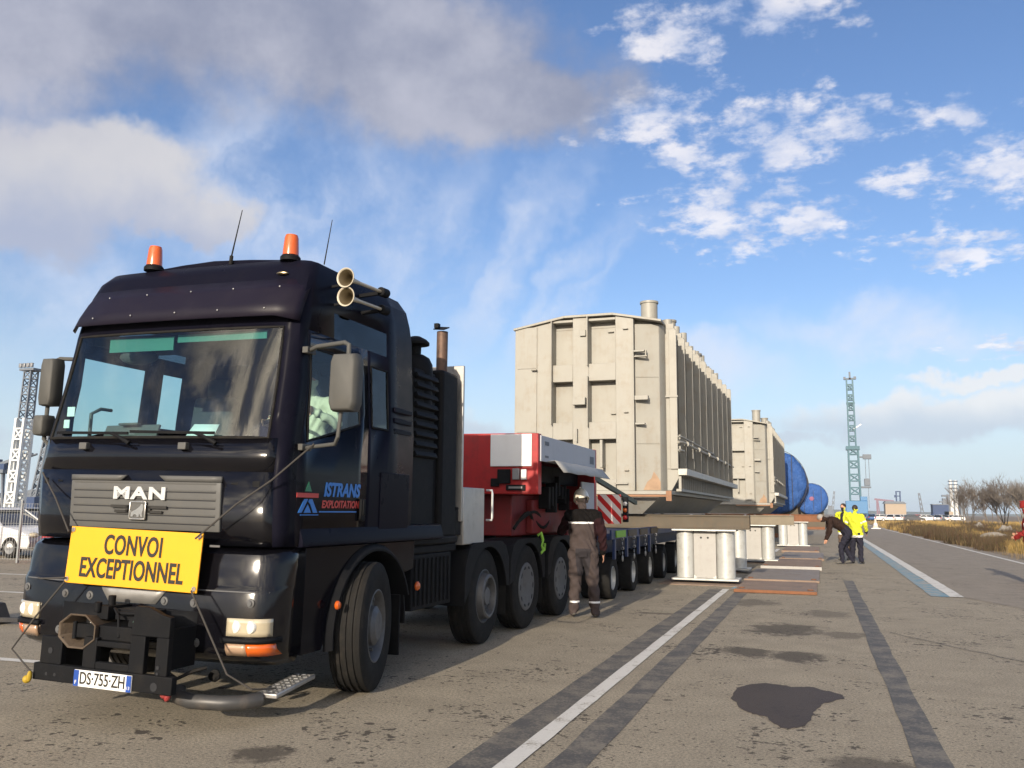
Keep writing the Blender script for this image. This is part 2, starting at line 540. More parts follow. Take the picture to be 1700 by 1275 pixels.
_b = [n_ for n_ in _t.nodes if n_.type == 'BUMP'][0]
_b.inputs['Strength'].default_value = 1.0; _b.inputs['Distance'].default_value = .16
_q.put(_b.inputs['Height'], _q.add(_q.mul(_q.noise(_co, 2.2, 6, .62, 1.2), .8), _q.noise(_q.comb(_q.mul(_q.xyz(_co)[0], 3.2), _q.mul(_q.xyz(_co)[1], 3.0), _q.mul(_q.xyz(_co)[2], .8)), 1.0, 5, .6, .6)))
K['windscreen'] = glass_mat('windscreen_glass', (.68, .87, .87), 1.25)
K['side_glass'] = glass_mat('side_glass', (.76, .87, .84), 1.0)
K['tint_glass'] = glass_mat('tint_band_glass', (.05, .50, .42), .8)
K['dark_glass'] = glass_mat('dark_glass', (.12, .15, .17), 1.0)


# ------------------------------------------------------------------ ground, road, markings
def asphalt(name, base_c, dark_c, spots=1.0, stains=(), patch=.18, speck=.5, bump=.7):
    m_ = bpy.data.materials.new(name); m_.use_nodes = True
    t = m_.node_tree; t.nodes.clear(); q = NG(t)
    co = q.node('ShaderNodeTexCoord').outputs['Object']
    x, y, z = q.xyz(co)
    p = q.node('ShaderNodeBsdfPrincipled')
    big = q.noise(co, .35, 4, .55)
    mid = q.noise(co, 2.2, 5, .6)
    fine = q.noise(co, 48.0, 4, .75)
    grit = q.noise(co, 210.0, 2, .7)
    c = q.mix(big, c4([v * (1 - patch) for v in base_c]), c4([v * (1 + patch) for v in base_c]))
    c = q.mix(q.ss(mid, .30, .75), c, c4([v * .80 for v in base_c]), 'MIX')
    sp = q.ss(q.add(q.mul(fine, .6), q.mul(grit, .4)), .38, .60)
    c = q.mix(q.mul(q.sub(1.0, sp), speck * 1.6), c, c4(dark_c))
    agg = q.noise(co, 24.0, 3, .7)
    c = q.mix(q.mul(q.ss(agg, .52, .68), .30), c, c4([v * .62 for v in base_c]))
    c = q.mix(q.mul(q.ss(grit, .58, .70), .5), c, c4([min(1, v * 1.7) for v in base_c]))
    # small scattered smudges and pits
    s1 = q.noise(co, 9.0, 5, .6)
    s2 = q.noise(q.comb(x, q.mul(y, .8), 3.7), 1.3, 3, .5)
    s3 = q.noise(q.comb(x, y, 9.1), 22.0, 4, .55)
    sm = q.m('MULTIPLY', q.ss(q.add(s1, q.mul(q.sub(s2, .5), .45)), .635, .655), .9 * spots)
    sm = q.m('MAXIMUM', sm, q.mul(q.ss(q.add(s3, q.mul(q.sub(s2, .5), .35)), .645, .665), .9 * spots))
    c = q.mix(sm, c, c4([v * .62 for v in dark_c]))
    # worn wheel tracks running along the apron
    tr = q.noise(q.comb(q.mul(x, 1.6), q.mul(y, .06), 0.0), 1.5, 4, .6)
    c = q.mix(q.mul(q.ss(tr, .52, .74), .30), c, c4([v * .62 for v in base_c]))
    if stains:
        wob = q.add(q.mul(q.noise(co, 3.6, 7, .7), .75), q.mul(q.noise(q.comb(x, q.mul(y, .8), 2.2), 14, 5, .65), .25))
        tot = None
        for sx, sy, rx, ry, k in stains:
            u = q.m('DIVIDE', q.sub(x, sx), rx); v = q.m('DIVIDE', q.sub(y, sy), ry)
            d = q.sub(1.0, q.m('SQRT', q.add(q.mul(u, u), q.mul(v, v))))
            e = q.mul(q.ss(q.add(d, q.mul(q.sub(wob, .5), 2.2)), .15, .55), k)
            tot = e if tot is None else q.m('MAXIMUM', tot, e)
        c = q.mix(tot, c, c4([v * .66 for v in dark_c]))
    q.put(p.inputs['Base Color'], c)
    p.inputs['Roughness'].default_value = .85
    p.inputs['Specular IOR Level'].default_value = .3
    b = q.node('ShaderNodeBump'); b.inputs['Strength'].default_value = bump; b.inputs['Distance'].default_value = .012
    q.put(b.inputs['Height'], q.add(q.mul(fine, .7), q.add(q.mul(grit, .4), q.mul(mid, .5))))
    q.put(p.inputs['Normal'], b.outputs[0])
    o = q.node('ShaderNodeOutputMaterial'); t.links.new(p.outputs[0], o.inputs[0])
    return m_


def marking(name, col, under, wear=.5):
    """paint or sealant that wears through to the asphalt in places"""
    m_ = bpy.data.materials.new(name); m_.use_nodes = True
    t = m_.node_tree; t.nodes.clear(); q = NG(t)
    co = q.node('ShaderNodeTexCoord').outputs['Object']
    p = q.node('ShaderNodeBsdfPrincipled')
    w = q.add(q.mul(q.noise(co, 3.0, 6, .7), .6), q.mul(q.noise(co, 45, 4, .7), .4))
    f = q.ss(w, .62 - wear * .25, .70 - wear * .12)
    c = q.mix(q.noise(co, 30, 4), c4([v * .85 for v in col]), c4(col))
    q.put(p.inputs['Base Color'], q.mix(f, c, c4(under)))
    p.inputs['Roughness'].default_value = .75
    b = q.node('ShaderNodeBump'); b.inputs['Strength'].default_value = .4; b.inputs['Distance'].default_value = .01
    q.put(b.inputs['Height'], q.noise(co, 80, 4, .7)); q.put(p.inputs['Normal'], b.outputs[0])
    o = q.node('ShaderNodeOutputMaterial'); t.links.new(p.outputs[0], o.inputs[0])
    return m_


ASP = (.435, .38, .285)
M_apron = asphalt('apron_asphalt', ASP, (.088, .074, .060), 1.0,
                  [(-.53, 12.5, .75, .9, .75), (-.85, 10.35, .42, .55, .8), (-.30, 10.2, .42, .6, .8), (-1.15, 15.9, .6, .9, .55),
                   (.25, 12.2, .45, .5, .55), (-3.40, 4.9, .30, .28, .8), (.30, 6.05, .5, .3, .7), (.05, 14.6, .5, .8, .5), (-2.4, 13.6, .5, .18, .6)])
M_road = asphalt('road_asphalt', (.315, .275, .222), (.11, .095, .08), .6, patch=.12, speck=.3)
M_dirt = asphalt('dirt', (.26, .205, .14), (.13, .10, .07), .5, patch=.35)


def sheet(name, pts, z, m_, kind='structure'):
    b = MB(); b.quad(*[(x, y, z) for x, y in pts])
    return tag(b.build(name, m_, fix=False), kind=kind)


def strip(name, x0, x1, y0, y1, z, m_, jit=0.0, step=.35, seed=1, drift=0.0):
    """long strip along Y with uneven edges"""
    rnd = random.Random(seed)
    n = max(2, int((y1 - y0) / step)) if jit else 2
    b = MB(); vs = []
    for i in range(n):
        y = y0 + (y1 - y0) * i / (n - 1)
        dxx = drift * (y - y0)
        vs += [(x0 + dxx + rnd.uniform(-jit, jit), y, z), (x1 + dxx + rnd.uniform(-jit, jit), y, z)]
    b.add(vs, [(2 * i, 2 * i + 1, 2 * i + 3, 2 * i + 2) for i in range(n - 1)])
    return tag(b.build(name, m_, fix=False), kind='structure')


sheet('ground', [(-3000, -400), (3000, -400), (3000, 4500), (-3000, 4500)], -.012, M_dirt)
sheet('apron', [(-160, -60), (6.6, -60), (6.6, 150), (-160, 150)], 0.0, M_apron)
sheet('road', [(2.5, 18.5), (3.2, 16.6), (4.4, 13.5), (5.6, 9), (6.6, 2), (6.6, 149), (2.5, 149)], .004, M_road)
M_tar = marking('tar_sealant', (.082, .079, .076), (.20, .178, .142), .75)
M_wline = marking('white_line_paint', (.66, .645, .60), (.26, .23, .18), .45)
M_bline = marking('blue_line_paint', (.11, .28, .38), (.37, .33, .27), .85)
strip('tar_strip', -2.19, -1.935, -6, 18.3, .004, M_tar, .010, .5, 3)
strip('tar_strip', -1.64, -1.40, -6, 18.0, .004, M_tar, .010, .5, 4)
strip('tar_strip', .555, .765, -6, 22.0, .004, M_tar, .010, .5, 5, -.004)
strip('white_line', -1.93, -1.80, -6, 18.35, .008, M_wline, .004, .4, 6)
strip('white_line', 2.25, 2.5, 18.5, 112, .012, M_wline, .01, .5, 7)
strip('blue_line', 1.93, 2.245, 18.5, 112, .008, M_bline, .012, .5, 8)
strip('white_line', 6.02, 6.17, 6, 148, .010, M_wline, .006, .6, 9)
strip('blue_line', -1.78, -1.60, 18.4, 19.2, .010, M_bline, .02, .2, 10)
strip('white_line', -1.84, -1.70, 36.5, 39.5, .010, M_wline, .01, .5, 11)
for i, (xa, ya) in enumerate([(-8.6, 6.0), (-13.0, 11.2), (-17.5, 14.2)]):
    b = MB(); b.quad((xa - 9, ya + .45, .006), (xa - 9, ya + .33, .006), (xa + 2.6, ya + .82, .006), (xa + 2.6, ya + .95, .006))
    tag(b.build('parking_line', M_wline, fix=False), kind='structure')
# crack in the asphalt
rnd = random.Random(12)
b = MB(); vs = []
for i in range(26):
    t_ = i / 25
    x, y = .80 + (2.9 - .8) * t_, 12.7 + (9.3 - 12.7) * t_ + rnd.uniform(-.05, .05)
    w = .012 + rnd.random() * .012
    vs += [(x, y - w, .004), (x, y + w, .004)]
b.add(vs, [(2 * i, 2 * i + 2, 2 * i + 3, 2 * i + 1) for i in range(25)])
tag(b.build('pavement_crack', M_tar, fix=False), kind='structure')


def smooth_outline(pts, it=2):
    for _ in range(it):
        q = []
        for i in range(len(pts)):
            a, c = pts[i], pts[(i + 1) % len(pts)]
            q += [(a[0] * .75 + c[0] * .25, a[1] * .75 + c[1] * .25), (a[0] * .25 + c[0] * .75, a[1] * .25 + c[1] * .75)]
        pts = q
    return pts


M_wet = asphalt('damp_asphalt', (.072, .053, .040), (.044, .034, .026), .5, patch=.15, speck=.25)
M_wet.node_tree.nodes['Principled BSDF'].inputs['Roughness'].default_value = .6
pud = [(-0.78, 7.78), (-0.77, 8.19), (-0.69, 8.42), (-0.44, 8.56), (-0.28, 8.41), (-0.15, 8.5), (0.0, 8.39), (0.14, 8.23), (0.1, 8.01), (-0.04, 7.81), (-0.11, 7.46), (-0.11, 7.18), (-0.2, 6.89), (-0.32, 6.81), (-0.42, 7.04), (-0.47, 7.18), (-0.6, 7.22), (-0.69, 7.47)]
rnd = random.Random(5)
pud = [(x + rnd.uniform(-.015, .015), y + rnd.uniform(-.03, .03)) for x, y in smooth_outline(pud, 2)]
sheet('wet_patch', pud, .004, M_wet)


# ------------------------------------------------------------------ verge vegetation
def blades(name, n, region, hmin, hmax, w, cols, seed, lean=.35, clump=0.0, bare=.0):
    """one mesh of many separate grass blades / stalks"""
    rs = np.random.RandomState(seed)
    m_ = bpy.data.materials.new(name); m_.use_nodes = True
    t = m_.node_tree; q = NG(t)
    p = t.nodes['Principled BSDF']
    co = q.node('ShaderNodeTexCoord').outputs['Object']
    wn_ = q.node('ShaderNodeTexWhiteNoise', noise_dimensions='3D')
    geo = q.node('ShaderNodeNewGeometry').outputs['Random Per Island']
    f = q.m('ADD', q.mul(geo, .55), q.mul(q.noise(co, .55, 4), .75))
    r = q.node('ShaderNodeValToRGB')
    r.color_ramp.elements[0].color = c4(cols[0]); r.color_ramp.elements[0].position = .2
    r.color_ramp.elements[1].color = c4(cols[-1]); r.color_ramp.elements[1].position = .95
    for i, c in enumerate(cols[1:-1]):
        e = r.color_ramp.elements.new(.2 + .75 * (i + 1) / (len(cols) - 1)); e.color = c4(c)
    q.put(r.inputs[0], f); q.put(p.inputs['Base Color'], r.outputs[0])
    p.inputs['Roughness'].default_value = .85; p.inputs['Specular IOR Level'].default_value = .15
    X, Y, H = region(rs, n, hmin, hmax)
    n = len(X)
    a = rs.uniform(0, 2 * np.pi, n)
    dist = np.maximum(Y, 20)
    ww = w * (dist / 40.0) ** .8 * rs.uniform(.6, 1.4, n)
    cx, cy = np.cos(a) * ww, np.sin(a) * ww
    la = rs.uniform(0, 2 * np.pi, n); ll = rs.uniform(0, lean, n) * H
    lx, ly = np.cos(la) * ll, np.sin(la) * ll
    V = np.zeros((n, 5, 3))
    V[:, 0] = np.stack([X - cx, Y - cy, np.zeros(n) - .02], 1)
    V[:, 1] = np.stack([X + cx, Y + cy, np.zeros(n) - .02], 1)
    V[:, 2] = np.stack([X + lx * .4 + cx * .8, Y + ly * .4 + cy * .8, H * .6], 1)
    V[:, 3] = np.stack([X + lx * .4 - cx * .8, Y + ly * .4 - cy * .8, H * .6], 1)
    V[:, 4] = np.stack([X + lx, Y + ly, H], 1)
    base_i = (np.arange(n) * 5)[:, None]
    me = bpy.data.meshes.new(name)
    nv = n * 5
    me.vertices.add(nv); me.vertices.foreach_set('co', V.reshape(-1))
    li = np.concatenate([base_i + np.array([[0, 1, 2, 3]]), base_i + np.array([[3, 2, 4]])], 1).reshape(-1)
    me.loops.add(len(li)); me.loops.foreach_set('vertex_index', li.astype(np.int32))
    ls = np.stack([np.arange(n) * 7, np.arange(n) * 7 + 4], 1).reshape(-1)
    me.polygons.add(2 * n); me.polygons.foreach_set('loop_start', ls.astype(np.int32))
    me.update(calc_edges=True); me.validate()
    me.materials.append(m_)
    o = bpy.data.objects.new(name, me); COL.objects.link(o)
    return tag(o, kind='stuff')


def patches(rs, n, centres):
    """points gathered round given patch centres (x, y, rx, ry, height factor, weight)"""
    c = np.array(centres, float)
    w = c[:, 5] / c[:, 5].sum()
    k = rs.choice(len(c), n, p=w)
    r = np.sqrt(rs.uniform(0, 1, n)); a = rs.uniform(0, 2 * np.pi, n)
    X = c[k, 0] + r * np.cos(a) * c[k, 2]; Y = c[k, 1] + r * np.sin(a) * c[k, 3]
    return X, Y, c[k, 4] * (1.05 - .6 * r)


def band(x0f, x1f, y0, y1):
    def f(rs, n, h0, h1):
        Y = y0 + (y1 - y0) * rs.uniform(0, 1, n) ** 1.5
        X = x0f(Y) + (x1f(Y) - x0f(Y)) * rs.uniform(0, 1, n)
        u = np.sin(X * .9 + Y * .35) * np.sin(X * .31 - Y * .22) + rs.uniform(-.6, .6, n)
        keep = u > -.25
        H = rs.uniform(h0, h1, n) * (1 + .5 * np.clip(u, -.5, 1))
        return X[keep], Y[keep], H[keep]
    return f


lo_x = lambda Y: 6.55 + .35 * np.sin(Y * .7) + .25 * np.sin(Y * 1.9)
g1 = blades('dry_grass', 60000, band(lo_x, lambda Y: 10 + Y * .22, 20, 190), .08, .34, .006,
            [(.07, .052, .026), (.19, .135, .065), (.33, .24, .12), (.12, .10, .04)], 21)
tag(g1, 'short dry straw coloured grass covering the verge right of the road', 'grass')


def reg_gold(rs, n, h0, h1):
    cs = []
    r2 = random.Random(3)
    for i in range(26):
        y = r2.uniform(30, 46); cs.append((lo_x(y) + r2.uniform(1.0, 4.5), y, .7, 1.0, r2.uniform(.6, 1.0), 2.2))
    for i in range(80):
        y = r2.uniform(70, 185); cs.append((y * r2.uniform(.058, .20), y, 2.0 * y / 100, 3, r2.uniform(.5, 1.0), 1.0))
    X, Y, H = patches(rs, n, cs)
    k = X > lo_x(Y)
    return X[k], Y[k], (H * rs.uniform(h0, h1, n))[k]


g2 = blades('golden_grass', 34000, reg_gold, .5, 1.0, .006, [(.15, .095, .033), (.34, .225, .07), (.46, .31, .115), (.19, .15, .055)], 22, .4)
tag(g2, 'tall golden dry grass clumps along the far side of the verge', 'grass')


def reg_scrub(rs, n, h0, h1):
    cs = []
    r2 = random.Random(8)
    for i in range(70):
        y = r2.uniform(42, 125); cs.append((max(lo_x(y) + .5, y * r2.uniform(.062, .19)), y, .9 + y * .008, 1.5, r2.uniform(.4, 1.05), 1))
    for i in range(46):
        y = r2.uniform(25, 46); cs.append((lo_x(y) + r2.uniform(2.0, 6.5), y, .8, 1.0, r2.uniform(.4, .9), .8))
    X, Y, H = patches(rs, n, cs)
    k = X > lo_x(Y) + .1
    return X[k], Y[k], (H * rs.uniform(h0, h1, n))[k]


g3 = blades('scrub', 130000, reg_scrub, .35, 1.15, .005, [(.040, .026, .020), (.095, .052, .036), (.07, .065, .03), (.13, .085, .055)], 23, .7)
tag(g3, 'low reddish brown winter scrub growing on the verge', 'scrub')


# ------------------------------------------------------------------ the black tractor unit
truck = empty('truck', (-4.985, 5.4, 0), -.0085)
tag(truck, 'black four axle heavy tractor truck with high cab, orange beacons and chrome air horns', 'truck')
LEAN = .017


def cab(o):
    o.rotation_euler = (0, LEAN, 0); o.location = (-.03, 0, .0)
    return o


FR = [(0, 0), (.16, .002), (.32, .008), (.48, .016), (.64, .030), (.77, .048), (.885, .074), (.94, .108), (.98, .165), (1.0, .29)]
NF = len(FR)            # front columns; glass edge = column 6
GE = 6
SIDE = [.42, .80, 1.20, 1.36, 1.42, 1.72, 1.80, 2.25]
ROWS = [(1.28, .03, 1.225, 2.25), (1.40, .01, 1.228, 2.25), (1.83, -.01, 1.226, 2.25), (2.09, .03, 1.218, 2.25), (2.30, .075, 1.21, 2.25), (2.58, .135, 1.195, 2.25),
        (2.84, .195, 1.178, 2.25), (2.98, .225, 1.168, 2.25), (3.20, .29, 1.155, 2.25), (3.36, .345, 1.14, 2.22), (3.50, .41, 1.12, 2.17), (3.60, .50, 1.07, 2.08), (3.65, .64, .96, 1.98)]
BROWS = [(.42, .10, 1.19), (.47, .0, 1.215), (.54, -.045, 1.23), (.60, -.05, 1.235), (.94, -.05, 1.237), (.985, -.03, 1.237), (1.0, -.02, 1.237), (1.15, -.005, 1.235), (1.22, .015, 1.23), (1.262, .07, 1.22)]


def prof(rows, z):
    if z <= rows[0][0]: return rows[0][1:3]
    for a, b_ in zip(rows, rows[1:]):
        if z <= b_[0]:
            t = (z - a[0]) / (b_[0] - a[0])
            return tuple(a[i] + (b_[i] - a[i]) * t for i in (1, 2))
    return rows[-1][1:3]


def front_k(yf): return min(1.0, max(.5, (.41 - yf) / .29))


def surfy(x, z, rows=None):
    rows = rows or (ROWS if z >= 1.27 else BROWS)
    yf, hw = prof(rows, z)
    f = min(1.0, abs(x) / hw)
    for a, b_ in zip(FR, FR[1:]):
        if f <= b_[0] + 1e-6:
            t = (f - a[0]) / (b_[0] - a[0])
            return yf + (a[1] + (b_[1] - a[1]) * t) * front_k(yf)
    return yf + .29


def patch(name, x0, x1, z0, z1, off, m_, par, nx=10, nz=2, th=.01, bevel=0.0, rows=None, shape=None):
    """thin curved plate lying on the front of the cab"""
    b = MB(); P = []
    for j in range(nz + 1):
        for i in range(nx + 1):
            x = x0 + (x1 - x0) * i / nx; z = z0 + (z1 - z0) * j / nz
            if shape: x, z = shape(x, z)
            P.append((x, surfy(x, z, rows) - off, z))
    F = [(j * (nx + 1) + i, j * (nx + 1) + i + 1, (j + 1) * (nx + 1) + i + 1, (j + 1) * (nx + 1) + i) for j in range(nz) for i in range(nx)]
    b.add(P, F)
    return b.build(name, m_, par, bevel=bevel, fix=False, solid=th)


def cab_point(r, c):
    """r row index, c signed column (0 = middle of the front)"""
    z, yf, hw, rear = ROWS[r]
    s_, k = (1 if c >= 0 else -1), abs(c)
    y7 = yf + .29 * front_k(yf)
    if k < NF:
        return Vector((s_ * FR[k][0] * hw, yf + FR[k][1] * front_k(yf), z))
    j = k - NF
    y = max(SIDE[j], y7 + .04 * (j + 1))
    if SIDE[j] == 2.25: y = rear
    else: y = min(y, rear - .03 * (len(SIDE) - 1 - j))
    if r == 3: z += max(0, min(1, (y - .42) / .78)) * .20          # the sill of the side window rises to the rear
    if r == 4: z += max(0, min(1, (y - .42) / .78)) * .09
    return Vector((s_ * hw, y, z))


NC = NF + len(SIDE) - 1      # last column index


def panel(name, cells, m_, par, gap=.004, th=.018, bevel=0.0):
    """cells: set of (row, col) with col = signed index of the left edge column"""
    bm = bmesh.new(); vd = {}

    def V(r, c):
        if (r, c) not in vd: vd[(r, c)] = bm.verts.new(cab_point(r, c))
        return vd[(r, c)]
    for r, c in cells:
        bm.faces.new((V(r, c), V(r, c + 1), V(r + 1, c + 1), V(r + 1, c)))
    if gap:
        fs = bmesh.ops.inset_region(bm, faces=bm.faces[:], thickness=gap, use_boundary=True, use_even_offset=True)
        bmesh.ops.delete(bm, geom=fs['faces'], context='FACES')
    me = bpy.data.meshes.new(name); bm.to_mesh(me); bm.free()
    me.materials.append(m_)
    me.polygons.foreach_set('use_smooth', [True] * len(me.polygons))
    me.set_sharp_from_angle(angle=R_(32))
    o = bpy.data.objects.new(name, me); COL.objects.link(o); o.parent = par
    if th:
        md = o.modifiers.new('solid', 'SOLIDIFY'); md.thickness = th; md.offset = -1
    return cab(o)


def cells(r0, r1, c0, c1):
    return {(r, c) for r in range(r0, r1) for c in range(c0, c1)}


LR = len(ROWS) - 1
both = lambda r0, r1, a, b_: cells(r0, r1, a, b_) | cells(r0, r1, -b_, -a)
D0, D1 = NF - 1, NF + 3         # door columns
w_front = cells(3, 7, -GE, GE)
w_side = both(3, 6, NF, NF + 2)
w_quart = both(3, 6, NF + 4, NF + 5)
w_upper = both(7, 8, NF + 1, NF + 5)
doors = both(0, 7, D0, D1) - w_side
allc = cells(0, LR, -NC, NC)
front_low = cells(0, 2, -7, 7)
cowl = cells(2, 3, -7, 7)
shell = allc - w_front - w_side - w_quart - w_upper - both(0, 7, D0, D1) - front_low - cowl
body = panel('cab_body', shell, K['sky_tinted_black'], truck, gap=0)
# roof and rear wall close the shell
b = MB()
P = []
for k in range(NC + 1):
    a, c = cab_point(LR, -k), cab_point(LR, k)
    for t in (0, .25, .5, .75, 1):
        p = a.lerp(c, t); p.z += .045 * (1 - (2 * t - 1) ** 2) * min(1, (k + 1) / 4)
        P.append(p)
b.add(P, [(5 * k + i, 5 * k + i + 1, 5 * k + 6 + i, 5 * k + 5 + i) for k in range(NC) for i in range(4)])
cab(b.build('roof', K['sky_tinted_black'], truck, fix=True))
b = MB()
b.add([cab_point(r, -NC) for r in range(LR + 1)] + [cab_point(r, NC) for r in range(LR, -1, -1)], [tuple(range(2 * LR + 2))])
cab(b.build('rear_wall', K['black_plastic'], truck, fix=False))
panel('front_panel', front_low, K['black_paint'], truck)
panel('cowl', cowl, K['black_paint'], truck, gap=.005)
# dark lining behind the panel gaps
for sgn in (1, -1):
    sel = {(r, c) for r, c in doors if (c >= 0) == (sgn > 0)}
    d = panel('door', sel, K['door_paint'], truck)
    b = MB(); b.box((sgn * 1.245, 1.27, 1.56), (.03, .07, .19)); b.box((sgn * 1.262, 1.27, 1.58), (.02, .035, .14))
    b.build('handle', K['black_plastic'], d, bevel=.008)
    gl = panel('side_window', {(r, c) for r, c in w_side if (c >= 0) == (sgn > 0)}, K['side_glass'], truck, gap=.006, th=0)
    panel('quarter_window', {(r, c) for r, c in w_quart if (c >= 0) == (sgn > 0)}, K['side_glass'], truck, gap=.02, th=0)
    panel('upper_window', {(r, c) for r, c in w_upper if (c >= 0) == (sgn > 0)}, K['dark_glass'], truck, gap=.012, th=0)
ws = panel('windscreen', w_front, K['windscreen'], truck, gap=.012, th=0)
# rubber seal round the windscreen
b = MB()
loop = [cab_point(3, c) for c in range(-GE, GE + 1)] + [cab_point(r, GE) for r in range(4, 8)] + [cab_point(7, c) for c in range(GE - 1, -GE - 1, -1)] + [cab_point(r, -GE) for r in range(6, 3, -1)]
b.tube(loop + [loop[0]], .012, 6)
cab(b.build('window_seal', K['rubber'], truck))
# door window frame, storage hatch, seams on the side
for sgn in (1, -1):
    b = MB()
    lp = [cab_point(3, sgn * c) for c in range(NF, NF + 3)] + [cab_point(r, sgn * (NF + 2)) for r in range(4, 7)] + [cab_point(6, sgn * (NF + 1)), cab_point(6, sgn * NF)] + [cab_point(r, sgn * NF) for r in range(5, 3, -1)]
    b.tube(lp + [lp[0]], .010, 6)
    lp = [cab_point(3, sgn * (NF + 4)), cab_point(3, sgn * (NF + 5)), cab_point(4, sgn * (NF + 5)), cab_point(5, sgn * (NF + 5)), cab_point(6, sgn * (NF + 5)), cab_point(6, sgn * (NF + 4)), cab_point(5, sgn * (NF + 4)), cab_point(4, sgn * (NF + 4))]
    b.tube(lp + [lp[0]], .012, 6)
    cab(b.build('window_trim', K['black_plastic'], truck))
    b = MB(); b.b2((sgn * 1.222, 1.60, 1.36), (sgn * 1.236, 2.17, 1.90))
    hatch = cab(b.build('storage_hatch', K['sky_tinted_black'], truck, bevel=.006))
    b = MB()
    for k in range(3): b.b2((sgn * 1.20, 1.84, 2.27 + k * .1), (sgn * 1.222, 2.2, 2.32 + k * .1))
    cab(b.build('air_slot', K['sky_tinted_black'], truck, bevel=.008))
    # sloping ledge along the bottom of the cab
    b = MB()
    b.prism([(sgn * 1.19, 1.425), (sgn * 1.228, 1.415), (sgn * 1.262, 1.31), (sgn * 1.262, 1.275), (sgn * 1.19, 1.265)], 'y', .37, 2.95)
    cab(b.build('belt_ledge', K['sky_tinted_black'], truck, bevel=.006))

# bumper
bm_cells = MB(); P = []
cols = list(range(-NF, NF + 1))
for z, yf, hw in BROWS:
    for c in cols:
        s_, k = (1 if c >= 0 else -1), abs(c)
        if k < NF: P.append((s_ * FR[k][0] * hw, yf + FR[k][1] * front_k(yf), z))
        else: P.append((s_ * hw, .46, z))
n = len(cols)
bm_cells.add(P, [(j * n + i, j * n + i + 1, (j + 1) * n + i + 1, (j + 1) * n + i) for j in range(len(BROWS) - 1) for i in range(n - 1)])
bumper = cab(bm_cells.build('bumper', K['black_paint'], truck, fix=False, solid=.03))
# side skirt with the wheel arch
arc = [(1.52 + .69 * math.cos(R_(t)), .54 + .69 * math.sin(R_(t))) for t in range(38, 181, 8)]
for sgn in (1, -1):
    b = MB()
    b.prism([(.465, .46), (.465, 1.268), (2.34, 1.268), (2.34, 1.0)] + arc + [(.76, .46)], 'x', sgn * 1.19, sgn * 1.232)
    cab(b.build('side_skirt', K['door_paint'], truck, bevel=.006))
    b = MB()
    lo_, li = [], []
    for t in range(20, 190, 8):
        c_, s_ = math.cos(R_(t)), math.sin(R_(t))
        lo_.append([(sgn * x, 1.52 + r * c_, .54 + r * s_) for x, r in ((1.22, .66), (1.285, .665), (1.285, .685), (1.24, .725), (1.22, .725))])
    b.loft(lo_)
    cab(b.build('wheel_arch_lip', K['black_plastic'], truck))
    b = MB()
    lo_ = []
    for t in range(-5, 186, 10):
        c_, s_ = math.cos(R_(t)), math.sin(R_(t))
        lo_.append([(sgn * x, 1.52 + r * c_, .54 + r * s_) for x, r in ((.80, .665), (1.21, .665), (1.21, .685), (.80, .685))])
    b.loft(lo_)
    b.b2((sgn * .80, 2.10, .20), (sgn * 1.2, 2.12, .75))
    b.build('mudguard', K['black_plastic'], truck)
    b = MB(); b.lathe([(0, .03), (.025, .026), (.036, .012), (.036, 0)], (sgn * 1.285, .845, .78), (sgn, 0, 0), 12)
    b.build('marker_lamp', K['amber'], truck)
    # lamps in the bumper
    x0, x1 = (.915, 1.215) if sgn > 0 else (-1.215, -.90)
    h = cab(patch('headlight', x0, x1, .645, .770, .014, K['lamp_glass'], truck, 12, 4, .03))
    for xx in (.975, 1.085):
        b = MB(); yy = surfy(xx, .71); b.lathe([(0, .0), (.045, .004), (.052, .014), (.052, .03)], (sgn * xx, yy - .018, .712), (0, 1, 0), 18)
        b.build('reflector', K['bowl'], h)
    cab(patch('lamp_bezel', x0 - .03, x1 + .03, .598, .632, .035, K['black_plastic'], truck, 12, 1, .04))
    xi = (.915, 1.07) if sgn > 0 else (-1.07, -.90)
    xo = (1.075, 1.222) if sgn > 0 else (-1.222, -1.075)
    cab(patch('fog_light', xi[0], xi[1], .505, .592, .020, mat('fog_lens', (.45, .30, .20), .2, .2, coat=1.0) if sgn > 0 else bpy.data.materials['fog_lens'], truck, 6, 2, .03))
    cab(patch('indicator', xo[0], xo[1], .505, .592, .020, K['amber'], truck, 8, 2, .03))
    # bumper bolts
    for bx, bz in ((.36, .86), (.62, .86), (1.08, .88), (.66, .58)):
        b = MB(); yy = surfy(bx, bz); b.lathe([(0, .016), (.018, .016), (.020, .006), (.032, .004), (.034, 0)], (sgn * bx, yy, bz), (0, -1, 0), 12)
        cab(b.build('bumper_bolt', K['rim_grey'], truck))
cab(patch('bumper_seam', -1.19, 1.19, .952, .962, .003, K['rim_grey'], truck, 24, 1, .004))
cab(patch('centre_recess', -.30, .42, .83, .995, .006, K['alu'], truck, 8, 2, .006, shape=lambda x, z: (.06 + (x - .06) * (.62 + .38 * (z - .83) / .165), z)))  # pale metal tone stands in for the reflection in the bumper recess
cab(patch('lower_valance', -.62, .66, .50, .80, .004, K['black_plastic'], truck, 8, 2, .006))
# hollow corners beside the grille
for sgn in (1, -1):
    b = MB()
    xs = [(.83, 1.745), (1.06, 1.765), (1.06, 1.715), (.83, 1.735)]
    b.add([(sgn * x, surfy(x, z) - .002, z) for x, z in xs], [(0, 1, 2, 3)])
    cab(b.build('corner_vent', K['black_plastic'], truck, fix=False))

